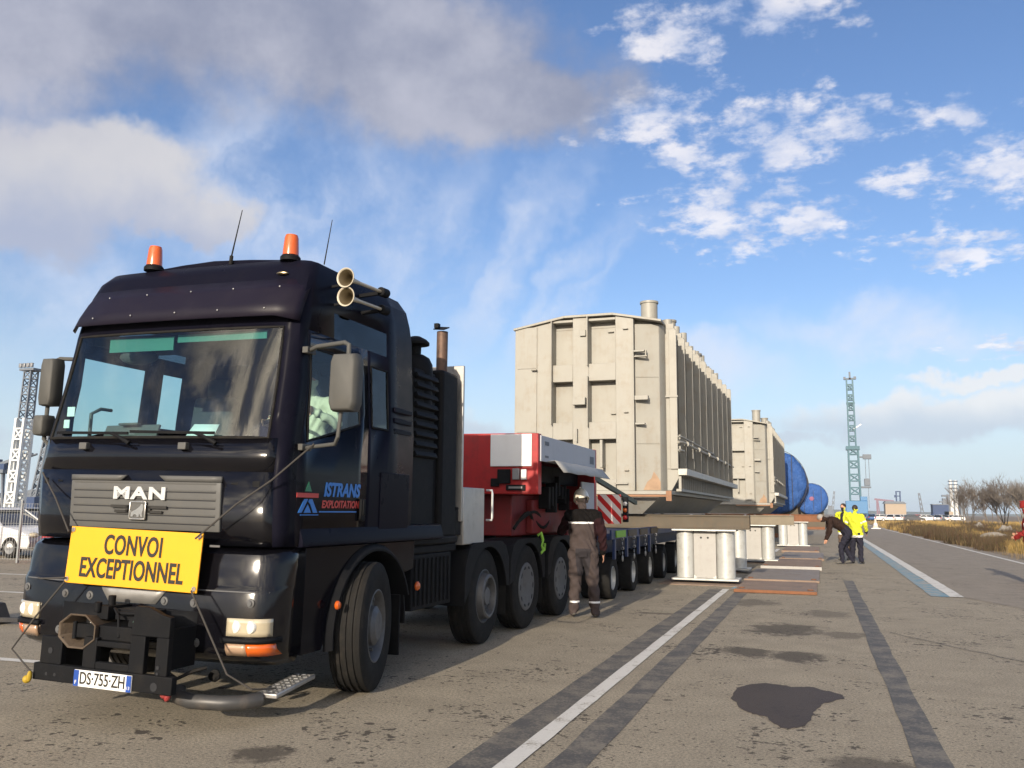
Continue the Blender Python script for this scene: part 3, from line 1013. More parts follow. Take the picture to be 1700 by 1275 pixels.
# grille with lettering
gsh = lambda x, z: (x, z)
grille = cab(patch('grille', -.70, .76, 1.375, 1.745, .022, K['grey_grille'], truck, 16, 4, .03, bevel=.008))
b = MB()
for z in (1.435, 1.495, 1.555, 1.615, 1.675, 1.73):
    P = []
    for i in range(17):
        x = -.66 + 1.38 * i / 16
        P += [(x, surfy(x, z) - .0225, z - .005), (x, surfy(x, z) - .0265, z + .005), (x, surfy(x, z) - .0265, z + .009)]
    b.add(P, [(3 * i + k, 3 * i + 3 + k, 3 * i + 4 + k, 3 * i + 1 + k) for i in range(16) for k in range(2)])
b.build('slat', K['grey_grille'], grille, fix=False)
b = MB()
for z in (1.427, 1.487, 1.547, 1.607, 1.667):
    P = []
    for i in range(17):
        x = -.66 + 1.38 * i / 16
        P += [(x, surfy(x, z) - .0232, z - .004), (x, surfy(x, z) - .0232, z + .004)]
    b.add(P, [(2 * i, 2 * i + 2, 2 * i + 3, 2 * i + 1) for i in range(16)])
b.build('slat_groove', K['dark'], grille, fix=False)
# raised ends of the grille top, leaving a notch in the middle
for x0, x1, nx in ((-.70, -.12, 6), (.20, .76, 6)):
    patch('grille_top', x0, x1, 1.747, 1.79, .022, K['grey_grille'], grille, nx, 1, .03, shape=(lambda x, z: (x + (.06 if x < 0 else -.06) * (1 if -.2 < x < .25 else 0) * (1.79 - z) / .043 * -1, z)))
text_mesh('maker_lettering', 'MAN', .128, face_front(.03, -.034, 1.648), K['white_letter'], grille, .006, 1.72, 0, .005, space=1.12)
# badge between two dark bars
b = MB()
for s_ in (-1, 1):
    cx = .03 + s_ * .165
    b.box((cx + s_ * .02, -.034, 1.548), (.17, .008, .022)); b.box((cx, -.034, 1.512), (.13, .008, .020)); b.box((cx - s_ * .055 if s_ > 0 else cx + .055, -.034, 1.53), (.02, .008, .05))
b.build('badge_bar', K['letter_black'], grille)
b = MB()
for p0, p1 in (((-.045, 1.455), (.105, 1.455)), ((.105, 1.455), (.105, 1.585)), ((.105, 1.585), (-.045, 1.585)), ((-.045, 1.585), (-.045, 1.455))):
    b.bar((p0[0], -.040, p0[1]), (p1[0], -.040, p1[1]), .010, .012)
badge = b.build('badge', K['chrome'], grille, bevel=.003)
b = MB(); b.box((.03, -.034, 1.52), (.150, .006, .120)); b.build('badge_field', K['grey_grille'], badge)
lion = [(-.045, .468), (-.02, .468), (-.012, .488), (.012, .492), (.030, .478), (.028, .466), (.052, .466), (.058, .500), (.078, .470), (.094, .466), (.088, .50), (.098, .53), (.102, .566), (.090, .588),
        (.070, .586), (.060, .570), (.040, .552), (.012, .535), (-.018, .522), (-.036, .508), (-.048, .530), (-.054, .528), (-.046, .496)]
b = MB(); b.prism([(.03 + (x - .03) * .8, 1.52 + (z - .527) * .82) for x, z in lion], 'y', -.043, -.037); b.build('badge_figure', K['chrome'], badge)

# cowl details: washer blocks and wipers
for x in (-.62, .38):
    b = MB(); b.box((x, surfy(x, 2.02) - .02, 2.02), (.075, .05, .055)); cab(b.build('washer_nozzle', K['grey_grille'], truck, bevel=.006))
for x0, xe in ((-.20, -.98), (.62, -.16)):
    b = MB()
    P0 = Vector((x0 + .06, surfy(x0, 2.05) - .035, 2.04)); P1 = Vector((x0 - .16, surfy(x0 - .16, 2.13) - .045, 2.125))
    b.tube([P0, P0.lerp(P1, .5) + Vector((0, -.012, .012)), P1], [.018, .013, .010], 8)
    b.bar(P1 + Vector((.20, -.002 + surfy(x0, 2.12) - surfy(x0 - .16, 2.13), -.005)), (xe, surfy(xe, 2.14) - .03, 2.135), .012, .022)
    cab(b.build('wiper', K['black_plastic'], truck))

# sun visor of dark acrylic
b = MB(); P = []
xs = [-1.13, -1.09, -.98, -.7, -.35, 0, .35, .7, .98, 1.09, 1.13]
for t, (z, out, sc) in enumerate(((3.40, .012, 1.0), (3.30, .065, 1.01), (3.17, .11, 1.02), (3.055, .14, 1.025))):
    for x in xs:
        e = max(0, (abs(x) - .98) / .15)
        P.append((x * sc, surfy(min(abs(x), 1.0), 3.1 + (z - 3.1) * .9) - out * .8 + e * e * .13, z - e * .008 * t))
n = len(xs)
b.add(P, [(j * n + i, (j + 1) * n + i, (j + 1) * n + i + 1, j * n + i + 1) for j in range(3) for i in range(n - 1)])
visor = cab(b.build('sun_visor', K['purple_visor'], truck, solid=.008, sharp=50))
b = MB()
for x in (-.78, -.36, .10, .52, .95):
    for z, o_ in ((3.32, .055), (3.12, .125)):
        b.ell((x - (.05 if z < 3.2 else 0), surfy(x, 3.1 + (z - 3.1) * .9) - o_ * .8 - .008, z), (.008, .006, .008), 8, 5)
b.build('visor_bolt', K['steel'], visor)
b = MB(); b.ell((.90, surfy(.90, 3.46) - .02, 3.455), (.055, .03, .016), 12, 7); cab(b.build('roof_marker', K['brass'], truck))

# interior
b = MB()
b.b2((-1.12, .16, 1.86), (1.12, .66, 2.045)); b.b2((.28, .60, 1.9), (1.0, .82, 2.12)); b.b2((-1.16, .2, 1.5), (1.16, 2.2, 1.6))
b.b2((-1.12, 2.12, 1.6), (1.12, 2.2, 3.4))
dash = cab(b.build('dashboard', K['dark'], truck, bevel=.02))
b = MB(); b.b2((-1.0, .85, 3.02), (1.0, 2.1, 3.06)); b.b2((-1.02, .40, 2.93), (1.02, .95, 3.0)); cab(b.build('headlining', K['dark'], truck))
for sgn in (1, -1):
    st = MB()
    st.box((sgn * .62, 1.25, 1.93), (.50, .52, .16)); st.box((sgn * .62, 1.55, 2.28), (.48, .14, .66), (-.12, 0, 0)); st.box((sgn * .62, 1.62, 2.70), (.28, .10, .2), (-.1, 0, 0))
    st.b2((sgn * .62 - .2, 1.1, 1.6), (sgn * .62 + .2, 1.4, 1.86))
    cab(st.build('seat', K['seat'], truck, bevel=.05, seg=3))
b = MB()
wheel_pts = []
Mw = Matrix.Translation((.62, .80, 2.20)) @ Matrix.Rotation(R_(38), 4, 'X')
wheel_pts = [Mw @ Vector((.225 * math.cos(t * math.pi / 12), .225 * math.sin(t * math.pi / 12), 0)) for t in range(25)]
b.tube(wheel_pts, .017, 8)
for t in (0, 8, 16): b.tube([Mw @ Vector((0, 0, -.03)), wheel_pts[t]], .014, 6)
b.tube([Mw @ Vector((0, 0, -.03)), Vector((.62, .55, 1.95))], .035, 8)
cab(b.build('steering_wheel', K['black_plastic'], truck))
b = MB(); b.b2((-.74, .30, 2.84), (-.06, .312, 2.955)); cab(b.build('sun_blind', mat('blind_green', (.035, .17, .135), .6), truck))
b = MB(); b.b2((-.02, .30, 2.90), (.86, .312, 2.965)); cab(b.build('sun_blind', bpy.data.materials['blind_green'], truck))
b = MB(); b.tube([(-1.0, .42, 2.12), (-1.0, .42, 2.33), (-.98, .5, 2.38), (-.98, .62, 2.38)], .016, 8); cab(b.build('grab_handle', K['grey_grille'], truck))
b = MB(); b.b2((-1.0, .165, 2.28), (-.92, .17, 2.36)); b.b2((-1.01, .15, 2.18), (-.95, .155, 2.25)); cab(b.build('permit_sticker', K['paper'], truck))
b = MB(); b.ell((-.72, .62, 2.86), (.20, .10, .075), 16, 9); cab(b.build('interior_mirror', K['grey_grille'], truck))

# mirrors
def mirror(name, sgn, cx, cy, cz, w, h, small=False):
    b = MB(); lo_ = []
    for dy_, k in ((-.085, .80), (-.075, .92), (-.03, 1.0), (.03, 1.0), (.045, .97)):
        lo_.append([(cx + k * w / 2 * max(-1, min(1, 1.35 * math.cos(t * math.pi / 10))), cy + dy_, cz + (h / 2 - (1 - k) * w / 2) * max(-1, min(1, 1.25 * math.sin(t * math.pi / 10)))) for t in range(20)])
    b.loft(lo_)
    o = b.build(name, K['mirror_grey'], truck, sharp=60)
    g_ = MB(); g_.add(lo_[-1], [tuple(range(19, -1, -1))]); 
    for i in range(20): g_.v[i] = (g_.v[i][0] * .9 + cx * .1, cy + .047, g_.v[i][2] * .93 + cz * .07)
    g_.build('mirror_glass', K['chrome'], o, fix=False)
    return cab(o)


mirror('mirror', 1, 1.70, .16, 2.50, .22, .43)
mirror('mirror', -1, -1.38, .33, 2.60, .15, .42)
mirror('wide_angle_mirror', -1, -1.42, .33, 2.22, .12, .18)
b = MB(); b.tube([(1.19, .40, 2.80), (1.34, .30, 2.815), (1.64, .20, 2.815), (1.695, .17, 2.79), (1.70, .165, 2.70)], .019, 8)
b.tube([(1.66, .165, 2.30), (1.64, .17, 2.10), (1.60, .20, 2.05), (1.36, .28, 2.035), (1.215, .38, 2.03)], .016, 8)
b.tube([(1.70, .165, 2.70), (1.70, .165, 2.34), (1.66, .165, 2.30)], .015, 8)
b.box((1.21, .38, 2.80), (.05, .12, .05)); b.box((1.225, .36, 2.035), (.06, .13, .05))
cab(b.build('mirror_arm', K['mirror_grey'], truck, bevel=.004))
b = MB(); b.tube([(-1.17, .45, 2.82), (-1.36, .36, 2.82), (-1.41, .33, 2.79), (-1.42, .33, 2.1), (-1.38, .34, 2.06), (-1.22, .42, 2.05)], .018, 8)
cab(b.build('mirror_arm', K['mirror_grey'], truck))

# beacons, aerials, horns
for x, z in ((-.57, 3.635), (.86, 3.62)):
    be = MB(); be.lathe([(0, 0), (.085, 0), (.085, .03), (.07, .05), (0, .05)], (x, .55, z - .02), n=20)
    o = cab(be.build('beacon', K['black_plastic'], truck))
    le = MB(); le.lathe([(.068, .05), (.066, .09), (.058, .20), (.050, .225), (0, .232)], (x, .55, z - .02), n=20)
    le.build('beacon_lens', K['amber'], o)
    le = MB(); le.cyl((x, .55, z + .02), (x, .55, z + .14), .03); le.build('beacon_core', K['chrome'], o)
b = MB(); b.tube([(.20, .62, 3.64), (.20, .625, 3.72)], .016, 8); b.tube([(.20, .625, 3.72), (.235, .68, 4.15)], [.007, .0035], 6); cab(b.build('aerial', K['rubber'], truck))
b = MB(); b.tube([(.93, .95, 3.57), (.93, .95, 3.66)], .014, 8); b.tube([(.93, .95, 3.68), (.955, 1.0, 4.10)], [.006, .003], 6); cab(b.build('aerial', K['rubber'], truck))
for z, yy in ((3.465, .68), (3.31, .70)):
    h = MB(); h.lathe([(.014, .56), (.015, .22), (.022, .12), (.040, .05), (.072, .012), (.084, 0), (.084, -.006), (.076, -.006), (.070, .004)], (1.32, yy, z), (.04, 1, .03), 24)
    o = cab(h.build('air_horn', K['horn_cream'], truck, sharp=70))
    h = MB(); h.lathe([(.071, .003), (.050, .022), (.030, .07), (.012, .16), (0, .17)], (1.32, yy, z), (.04, 1, .03), 20); h.build('horn_throat', K['horn_inside'], o, sharp=70)
    e = MB(); e.cyl((1.343, yy + .55, z + .016), (1.347, yy + .66, z + .02), .042, n=16); e.build('horn_valve', K['black_plastic'], o, bevel=.006)
    for q0, q1, w_ in (((1.06, yy + .58, z - .01), (1.33, yy + .55, z), .03), ((1.06, yy + .10, z - .05), (1.32, yy + .12, z - .015), .02)):
        e = MB(); e.bar(q0, q1, w_); e.build('horn_bracket', K['black_plastic'], o)

# door lettering and emblem
M_blue_l = mat('blue_lettering', (.03, .20, .62), .4); M_red_l = mat('red_lettering', (.55, .05, .04), .4); M_grn_l = mat('green_mark', (.03, .20, .10), .4)
def R(o): return cab(o)
R(text_mesh('company_lettering', 'ISTRANS', .150, face_right(1.2295, .955, 1.715), M_blue_l, truck, .0012, .98, .22, .006))
R(text_mesh('company_lettering', 'EXPLOITATION', .082, face_right(1.2295, .945, 1.600), M_red_l, truck, .0012, .98, .15, .003, space=1.05))
b = MB(); b.b2((1.2265, .62, 1.538), (1.2308, 1.20, 1.548)); R(b.build('underline', M_blue_l, truck))
b = MB(); b.prism([(0.300, 1.652), (0.600, 1.652), (0.600, 1.687), (0.300, 1.687)], 'x', 1.2265, 1.2308); R(b.build('emblem_bar', M_red_l, truck))
b = MB(); b.prism([(0.410, 1.70), (0.500, 1.70), (0.455, 1.775)], 'x', 1.2265, 1.2308); R(b.build('emblem_peak', M_grn_l, truck))
b = MB(); b.prism([(0.325, 1.535), (0.405, 1.64), (0.455, 1.64), (0.375, 1.535)], 'x', 1.2265, 1.2308); b.prism([(0.460, 1.62), (0.475, 1.64), (0.515, 1.64), (0.595, 1.535), (0.535, 1.535), (0.490, 1.60)], 'x', 1.2265, 1.2308)
b.prism([(0.405, 1.535), (0.505, 1.535), (0.455, 1.60)], 'x', 1.2265, 1.2308); b.b2((1.2265, .36, 1.515), (1.2308, .61, 1.522)); R(b.build('emblem_base', M_blue_l, truck))


# front coupling frame
b = MB()
yp0, yp1 = -.40, -.345
b.b2((-.47, yp0, .285), (.79, yp1, .405))
b.b2((-.42, yp0 + .004, .405), (-.22, yp1 - .004, .60)); b.b2((-.02, yp0 + .004, .405), (.10, yp1 - .004, .62)); b.b2((.40, yp0 + .004, .405), (.53, yp1 - .004, .66))
b.b2((.63, yp0 + .004, .405), (.735, yp1 - .004, .66)); b.prism([(.40, .66), (.735, .66), (.735, .80), (.66, .815), (.54, .86), (.42, .86)], 'y', yp0 + .004, yp1 - .004)
b.prism([(.10, .445), (.40, .445), (.40, .62), (.34, .56), (.30, .51), (.18, .51), (.12, .58), (.10, .62)], 'y', yp0 + .006, yp1 - .006) if False else None
b.b2((.10, yp0 + .006, .405), (.40, yp1 - .006, .455)); b.b2((.10, yp0 + .006, .56), (.40, yp1 - .006, .60))
b.b2((-.40, yp1, .30), (-.30, .15, .55)); b.b2((.60, yp1, .42), (.66, -.02, .70)); b.b2((-.18, yp1 - .01, .60), (.40, .0, .70))
frame = cab(b.build('coupling_frame', K['black_plastic'], truck, bevel=.006))
b = MB()
for x, z, r in ((-.32, .50, .022), (.64, .33, .03), (-.34, .335, .012), (-.26, .335, .012), (.66, .46, .014), (.66, .42, .010)):
    b.cyl((x, yp0 - .002, z), (x, yp0 + .006, z), r, n=14)
b.build('bolt_hole', K['dark'], frame)
# bell mouthed towing coupling
oct_ = [R_(22.5 + 45 * i) for i in range(8)]
def ring(cx, cy, cz, rx, rz): return [(cx + rx * math.cos(t), cy, cz + rz * math.sin(t)) for t in oct_]
b = MB()
b.loft([ring(-.16, -.10, .67, .10, .08), ring(-.18, -.22, .66, .12, .10), ring(-.20, -.40, .65, .205, .145), ring(-.20, -.43, .65, .215, .152), ring(-.20, -.425, .65, .195, .134), ring(-.185, -.24, .66, .10, .075)], caps=True)
bell = cab(b.build('towing_coupling', K['rusty_bell'], truck, bevel=.006)); bell.scale = (.87, .94, .87); bell.location.x += .085; bell.location.z += .085
b = MB(); b.cyl((-.18, -.30, .57), (-.18, -.30, .75), .022); b.build('coupling_pin', K['steel'], bell)
b = MB()
b.b2((-.14, -.30, .74), (-.02, -.08, .85)); b.cyl((-.07, -.22, .8), (-.07, -.22, .93), .03); b.cyl((-.12, -.31, .80), (-.12, -.31, .88), .03); b.b2((.02, -.26, .74), (.40, -.10, .83)); b.tube([(.05, -.30, .84), (.14, -.34, .78), (.20, -.38, .62)], .012, 8)
b.cyl((.30, -.33, .72), (.30, -.22, .72), .07); b.cyl((.10, -.29, .80), (.42, -.27, .81), .018); b.b2((-.30, -.36, .63), (-.10, -.24, .68)); b.cyl((-.27, -.38, .58), (-.27, -.38, .72), .018); b.cyl((-.20, -.30, .56), (-.20, -.30, .75), .03)
b.build('coupling_lever', K['black_plastic'], bell, bevel=.008)
b = MB()
for i in range(6): b.ell((.31 + .03 * (i % 2), -.342, .67 + .02 * i), (.012, .010, .012), 8, 5)
b.build('grease_nipple', mat('green_steel', (.25, .45, .33), .4, .5), bell)
# number plate
plate = MB(); plate.b2((-.065, yp0 - .012, .277), (.455, yp0 - .002, .391))
plate = cab(plate.build('number_plate', K['white_paint'], truck, bevel=.003))
text_mesh('plate_lettering', 'DS\u00b7755\u00b7ZH', .118, face_front(.195, yp0 - .014, .334), K['letter_black'], plate, .002, .78, 0, .001, space=.98)
b = MB(); b.b2((-.064, yp0 - .015, .279), (-.020, yp0 - .011, .389)); b.b2((.412, yp0 - .015, .279), (.454, yp0 - .011, .389)); b.build('plate_band', mat('plate_blue', (.02, .07, .32), .4), plate)
text_mesh('plate_lettering', 'F', .04, face_front(-.042, yp0 - .017, .305), K['white_paint'], plate, .001)
text_mesh('plate_lettering', '13', .032, face_front(.433, yp0 - .017, .305), K['white_paint'], plate, .001)
# step bar and chequer plate step
b = MB(); b.tube([(.60, -.10, .26), (.64, -.14, .215), (.75, -.15, .20), (.98, -.10, .20), (1.10, -.02, .20), (1.16, .10, .205)], .052, 12)
cab(b.build('step_bar', mat('step_bar_grey', (.042, .042, .043), .45, dirt=.4), truck))
b = MB(); b.box((1.16, .42, .245), (.17, .62, .035), (.05, 0, .12)); stp = cab(b.build('step', K['alu'], truck, bevel=.008))
b = MB()
for i in range(9):
    for j in range(3): b.box((1.115 + j * .05 - (i - 4) * .008, .16 + i * .065, .266 + (i - 4) * .0032), (.03, .014, .006), (0, 0, .7 if (i + j) % 2 else -.7))
b.build('tread_pattern', K['alu'], stp)
b = MB(); b.ell((.60, -.24, .245), (.034, .03, .026), 10, 6); b.ell((.635, -.25, .235), (.022, .022, .034), 10, 6, (0, .5, 0)); cab(b.build('red_air_coupling', mat('worn_red', (.28, .03, .03), .6, dirt=.6), truck))
b = MB(); b.ell((-.50, -.42, .285), (.03, .03, .03), 10, 6); b.ell((-.465, -.43, .31), (.018, .02, .04), 10, 6); cab(b.build('yellow_air_coupling', mat('worn_yellow', (.40, .27, .02), .6, dirt=.5), truck))
b = MB(); b.tube([(.55, -.2, .42), (.62, -.25, .40), (.68, -.22, .36), (.74, -.14, .40), (.80, -.06, .42)], .013, 6); b.lathe([(0, -.02), (.04, -.02), (.045, 0), (.03, .03)], (.84, -.02, .36), (0, -1, 0), 12); cab(b.build('front_hose', K['rubber'], truck))

# chassis and bodywork behind the cab
b = MB()
for sgn in (1, -1):
    b.b2((sgn * .36, .5, .72), (sgn * .44, 8.25, 1.0))
b.b2((-.6, .3, .55), (.6, 1.2, .9)); b.b2((-.45, 2.2, .5), (.45, 2.9, .95))
for y in (1.44, 4.32, 5.78, 7.35): b.cyl((-1.0, y, .55), (1.0, y, .55), .075); b.ell((0, y, .55), (.2, .2, .2))
b.build('chassis', K['black_plastic'], truck, bevel=.01)
b = MB()
b.b2((.62, 2.42, .56), (1.16, 3.36, 1.10))
for i in range(9): b.b2((1.16, 2.47 + i * .10, .60), (1.178, 2.51 + i * .10, 1.06))
b.build('side_box', K['black_plastic'], truck, bevel=.02)
b = MB(); b.b2((-1.16, 2.42, .56), (-.62, 3.36, 1.10)); b.build('side_box', K['black_plastic'], truck, bevel=.02)
b = MB(); b.b2((-1.1, 2.36, 1.10), (1.16, 3.5, 1.19)); b.b2((1.0, 2.36, 1.19), (1.2, 3.45, 1.27)); b.build('catwalk', K['black_plastic'], truck, bevel=.02)
b = MB(); b.lathe([(0, .03), (.03, .026), (.045, .012), (.045, 0)], (1.18, 2.50, .80), (1, 0, 0), 12); b.build('marker_lamp', K['amber'], truck)
# louvred panel with air cleaner, exhaust stack and heat shield
b = MB(); b.b2((-1.14, 2.40, 1.27), (-.35, 2.92, 2.98)); b.build('louvre_panel', K['black_plastic'], truck, bevel=.02)
b = MB(); b.b2((.35, 2.40, 1.27), (1.14, 2.92, 2.98)); lv = b.build('louvre_panel', K['black_plastic'], truck, bevel=.02)
b = MB()
for i in range(9):
    z = 2.10 + i * .10
    b.box((1.155, 2.66, z), (.05, .50, .055), (0, -.45, 0)); b.box((.75, 2.395, z), (.76, .03, .05), (.4, 0, 0))
b.build('louvre', K['black_plastic'], lv, bevel=.006)
b = MB(); b.lathe([(0, 3.17), (.07, 3.165), (.13, 3.13), (.165, 3.06), (.17, 2.98), (.17, 2.6)], (1.0, 2.74, 0), n=24); b.lathe([(0, 3.36), (.05, 3.355), (.115, 3.32), (.145, 3.29), (.145, 3.265), (.06, 3.25), (.055, 3.1)], (1.0, 2.70, 0), n=24)
b.build('air_cleaner', K['black_plastic'], truck)
b = MB(); b.b2((.62, 3.02, 1.25), (1.18, 3.44, 3.05)); b.cyl((.98, 2.99, 1.3), (.98, 2.99, 2.1), .14); st = b.build('exhaust_box', K['black_plastic'], truck, bevel=.04, seg=3)
b = MB(); b.cyl((1.02, 3.32, 3.05), (1.02, 3.32, 3.53), .063, n=20)
ex = b.build('exhaust_pipe', mat('burnt_pipe', (.14, .085, .06), .6, .4, var=.4, dirt=.6, dirtc=(.05, .04, .035), vs=6), st)
b = MB(); b.box((1.02, 3.29, 3.565), (.13, .15, .012), (.35, .1, 0)); b.box((1.0, 3.22, 3.58), (.05, .06, .05)); b.build('rain_flap', K['black_plastic'], ex)
b = MB(); b.b2((-1.15, 3.52, 1.42), (1.205, 3.56, 3.17)); b.build('heat_shield', K['alu'], truck, bevel=.008)
b = MB(); b.b2((-1.2, 3.60, 1.16), (-.86, 4.22, 1.80)); b.build('toolbox', K['alu'], truck, bevel=.012)
b = MB(); b.b2((.86, 3.60, 1.16), (1.2, 4.22, 1.80)); tb = b.build('toolbox', K['alu'], truck, bevel=.012)
b = MB(); b.tube([(1.2, 4.28, 1.78), (1.27, 4.28, 1.78), (1.275, 4.28, 1.74), (1.275, 4.28, 1.46), (1.27, 4.28, 1.43), (1.2, 4.28, 1.43)], .013, 8); b.build('grab_rail', K['white_letter'], tb)
b = MB(); b.prism([(2.95, 1.27), (3.6, 1.27), (3.6, 1.62)], 'x', .9, 1.17); b.build('side_gusset', K['black_plastic'], truck, bevel=.01)
b = MB(); b.b2((-.5, 5.2, 1.0), (.5, 7.6, 1.12)); b.lathe([(0, .1), (.42, .1), (.46, 0)], (0, 6.5, 1.12), n=24); b.build('fifth_wheel', K['black_plastic'], truck, bevel=.02)
# fenders of the rear axles
for sgn in (1, -1):
    for y, fr in ((4.32, 1), (5.78, 0), (7.35, 0)):
        pr = [(-.74, .50 if fr else .62), (-.72, .92), (-.62, 1.10), (-.45, 1.175), (.42, 1.175), (.58, 1.11), (.68, .96), (.705, .62)]
        b = MB()
        loops = []
        for k, (a, z) in enumerate(pr):
            loops.append([(sgn * .74, y + a, z), (sgn * 1.215, y + a, z), (sgn * 1.225, y + a * .985, z - .05), (sgn * 1.215, y + a * .965, z - .06 if 1 < k < 6 else z), (sgn * .74, y + a * .965, z - .02 if 1 < k < 6 else z)])
        b.loft(loops)
        fe = b.build('fender', K['black_plastic'], truck, bevel=.008)
        b = MB()
        inner = [(y + .60 * math.cos(R_(t)), .545 + .575 * math.sin(R_(t))) for t in range(8, 173, 8)]
        b.prism([(y + a, z) for a, z in pr] + inner, 'x', sgn * 1.216, sgn * 1.232)
        b.build('valance', K['black_plastic'], fe, bevel=.004)
        b = MB(); b.b2((sgn * .78, y + .69, .26), (sgn * 1.18, y + .70, .70)); b.build('mudflap', K['rubber'], truck)
b = MB(); b.tube([(1.18, 6.30, 1.2), (1.22, 6.32, 1.24), (1.235, 6.36, 1.14), (1.23, 6.30, 1.06), (1.24, 6.38, 1.0), (1.23, 6.28, .96)], .022, 6); b.tube([(1.2, 6.25, 1.06), (1.245, 6.4, 1.0), (1.22, 6.5, 1.08)], .018, 6)
b.build('lime_strap', K['lime'], truck)


# wheels
def tyre_mesh(r=.545, w=.30, grooves=True):
    h = w / 2
    pr = [(.30, -h * .86), (.36, -h * .98), (.46, -h), (r - .035, -h * .93), (r - .008, -h * .84)]
    if grooves:
        for x in (-.55, -.18, .18, .55):
            pr += [(r, h * (x - .10)), (r - .014, h * (x - .07)), (r - .014, h * (x + .07)), (r, h * (x + .10))]
    pr += [(r - .008, h * .84), (r - .035, h * .93), (.46, h), (.36, h * .98), (.30, h * .86)]
    return pr


def make_wheel(style, cx, y, sgn, steer=0.0):
    w = empty('wheel', (cx, y, .545)); w.parent = truck; w.rotation_euler = (0, 0, steer)
    t = MB(); t.lathe(tyre_mesh(), (0, 0, 0), (sgn, 0, 0), 56); t.build('tyre', K['rubber'], w, sharp=30)
    r = MB()
    if style == 'steer':
        r.lathe([(.315, .13), (.30, .135), (.285, .12), (.265, .05), (.20, .055), (.17, .075), (.165, .12), (.12, .15), (.0, .155)], axis=(sgn, 0, 0), n=32)
        for i in range(10):
            a = 2 * math.pi * i / 10; r.cyl((sgn * .05, .225 * math.cos(a), .225 * math.sin(a)), (sgn * .085, .225 * math.cos(a), .225 * math.sin(a)), .016, n=8)
    elif style == 'ring':
        r.lathe([(.315, .13), (.30, .135), (.285, .11), (.27, .10), (.255, .19), (.235, .205), (.215, .20), (.20, .12), (.12, .115), (.10, .17), (0, .175)], axis=(sgn, 0, 0), n=32)
        for i in range(10):
            a = 2 * math.pi * i / 10; r.cyl((sgn * .12, .17 * math.cos(a), .17 * math.sin(a)), (sgn * .15, .17 * math.cos(a), .17 * math.sin(a)), .016, n=8)
    else:
        r.lathe([(.315, .13), (.305, .142), (.285, .145), (.22, .140), (.12, .125), (.0, .125)], axis=(sgn, 0, 0), n=32)
    ro = r.build('rim', K['rim_grey'], w, sharp=30)
    if style == 'cover':
        s_ = MB()
        for i in range(10):
            a = 2 * math.pi * i / 10
            s_.ell((sgn * .1425, .252 * math.cos(a), .252 * math.sin(a)), (.004, .042, .020), 12, 6, (a + math.pi / 2, 0, 0))
        s_.build('vent_slot', K['dark'], ro)
    return w


for sgn in (1, -1):
    make_wheel('steer', sgn * 1.17, 1.46, sgn, .25 if sgn > 0 else .25)
    make_wheel('ring', sgn * 1.04, 4.32, sgn, .05)
    make_wheel('cover', sgn * 1.06, 5.78, sgn)
    make_wheel('cover', sgn * 1.06, 7.35, sgn)

# ------------------------------------------------------------------ the yellow board tied to the grille
sign = empty('convoy_sign', (-4.985 + .07, 5.4 - .115, .95))
tag(sign, 'yellow warning board with black capitals roped across the front of the truck', 'sign')
b = MB(); b.b2((-.625, -.012, -.005), (.625, .0, .425)); board = b.build('board', K['yellow_sign'], sign, bevel=.003)
rz_ = .028
board.rotation_euler = (-.05, rz_, 0)
text_mesh('lettering', 'CONVOI', .205, face_front(.0, -.016, .295), K['letter_black'], board, .002, .66, 0, .0042, space=1.05)
text_mesh('lettering', 'EXCEPTIONNEL', .205, face_front(.0, -.016, .115), K['letter_black'], board, .002, .655, 0, .0042, space=1.03)
for x in (-.60, .60):
    for z in (.025, .40):
        b = MB(); b.lathe([(.006, .0), (.018, .002), (.018, .006), (.006, .006)], (x, -.012, z), (0, -1, 0), 12); b.build('eyelet', K['steel'], board)
for pts in ([(-.60, -.03, .40), (-.86, .06, .66), (-1.13, .16, .87)], [(.60, -.03, .37), (.9, .02, .62), (1.12, .13, .80), (1.32, .36, 1.08)],
            [(-.60, -.03, .02), (-.85, -.04, -.25), (-1.02, -.08, -.5), (-.60, -.22, -.66)], [(-.60, -.03, .05), (-.9, .02, .03), (-1.2, .25, .02)],
            [(.60, -.04, .0), (.78, -.06, -.26), (.98, -.08, -.55), (1.12, .02, -.66), (1.16, .25, -.69)]):
    b = MB(); b.tube(pts, .007, 6); b.build('rope', K['rope'], sign)

# things lying on the dashboard, and the driver
b = MB(); b.box((0, 0, .085), (.56, .025, .17), (-.35, 0, 0)); b.box((0, -.02, .17), (.20, .05, .02)); b.b2((-.27, .0, 0), (.27, .12, .02))
o = b.build('clipboard_tray', K['grey_grille'], None, bevel=.008, loc=(-5.42, 5.72, 2.06)); tag(o, 'flat grey tray propped behind the windscreen on the dashboard', 'tray')
b = MB(); b.add([(-.15, 0, 0), (.13, .02, .0), (.17, .07, .155), (-.06, .05, .16)], [(0, 1, 2, 3)])
o = b.build('paper_sheet', K['paper'], None, loc=(-4.74, 5.70, 2.06), fix=False, solid=.003); tag(o, 'pale paper sheet leaning against the inside of the windscreen', 'paper')


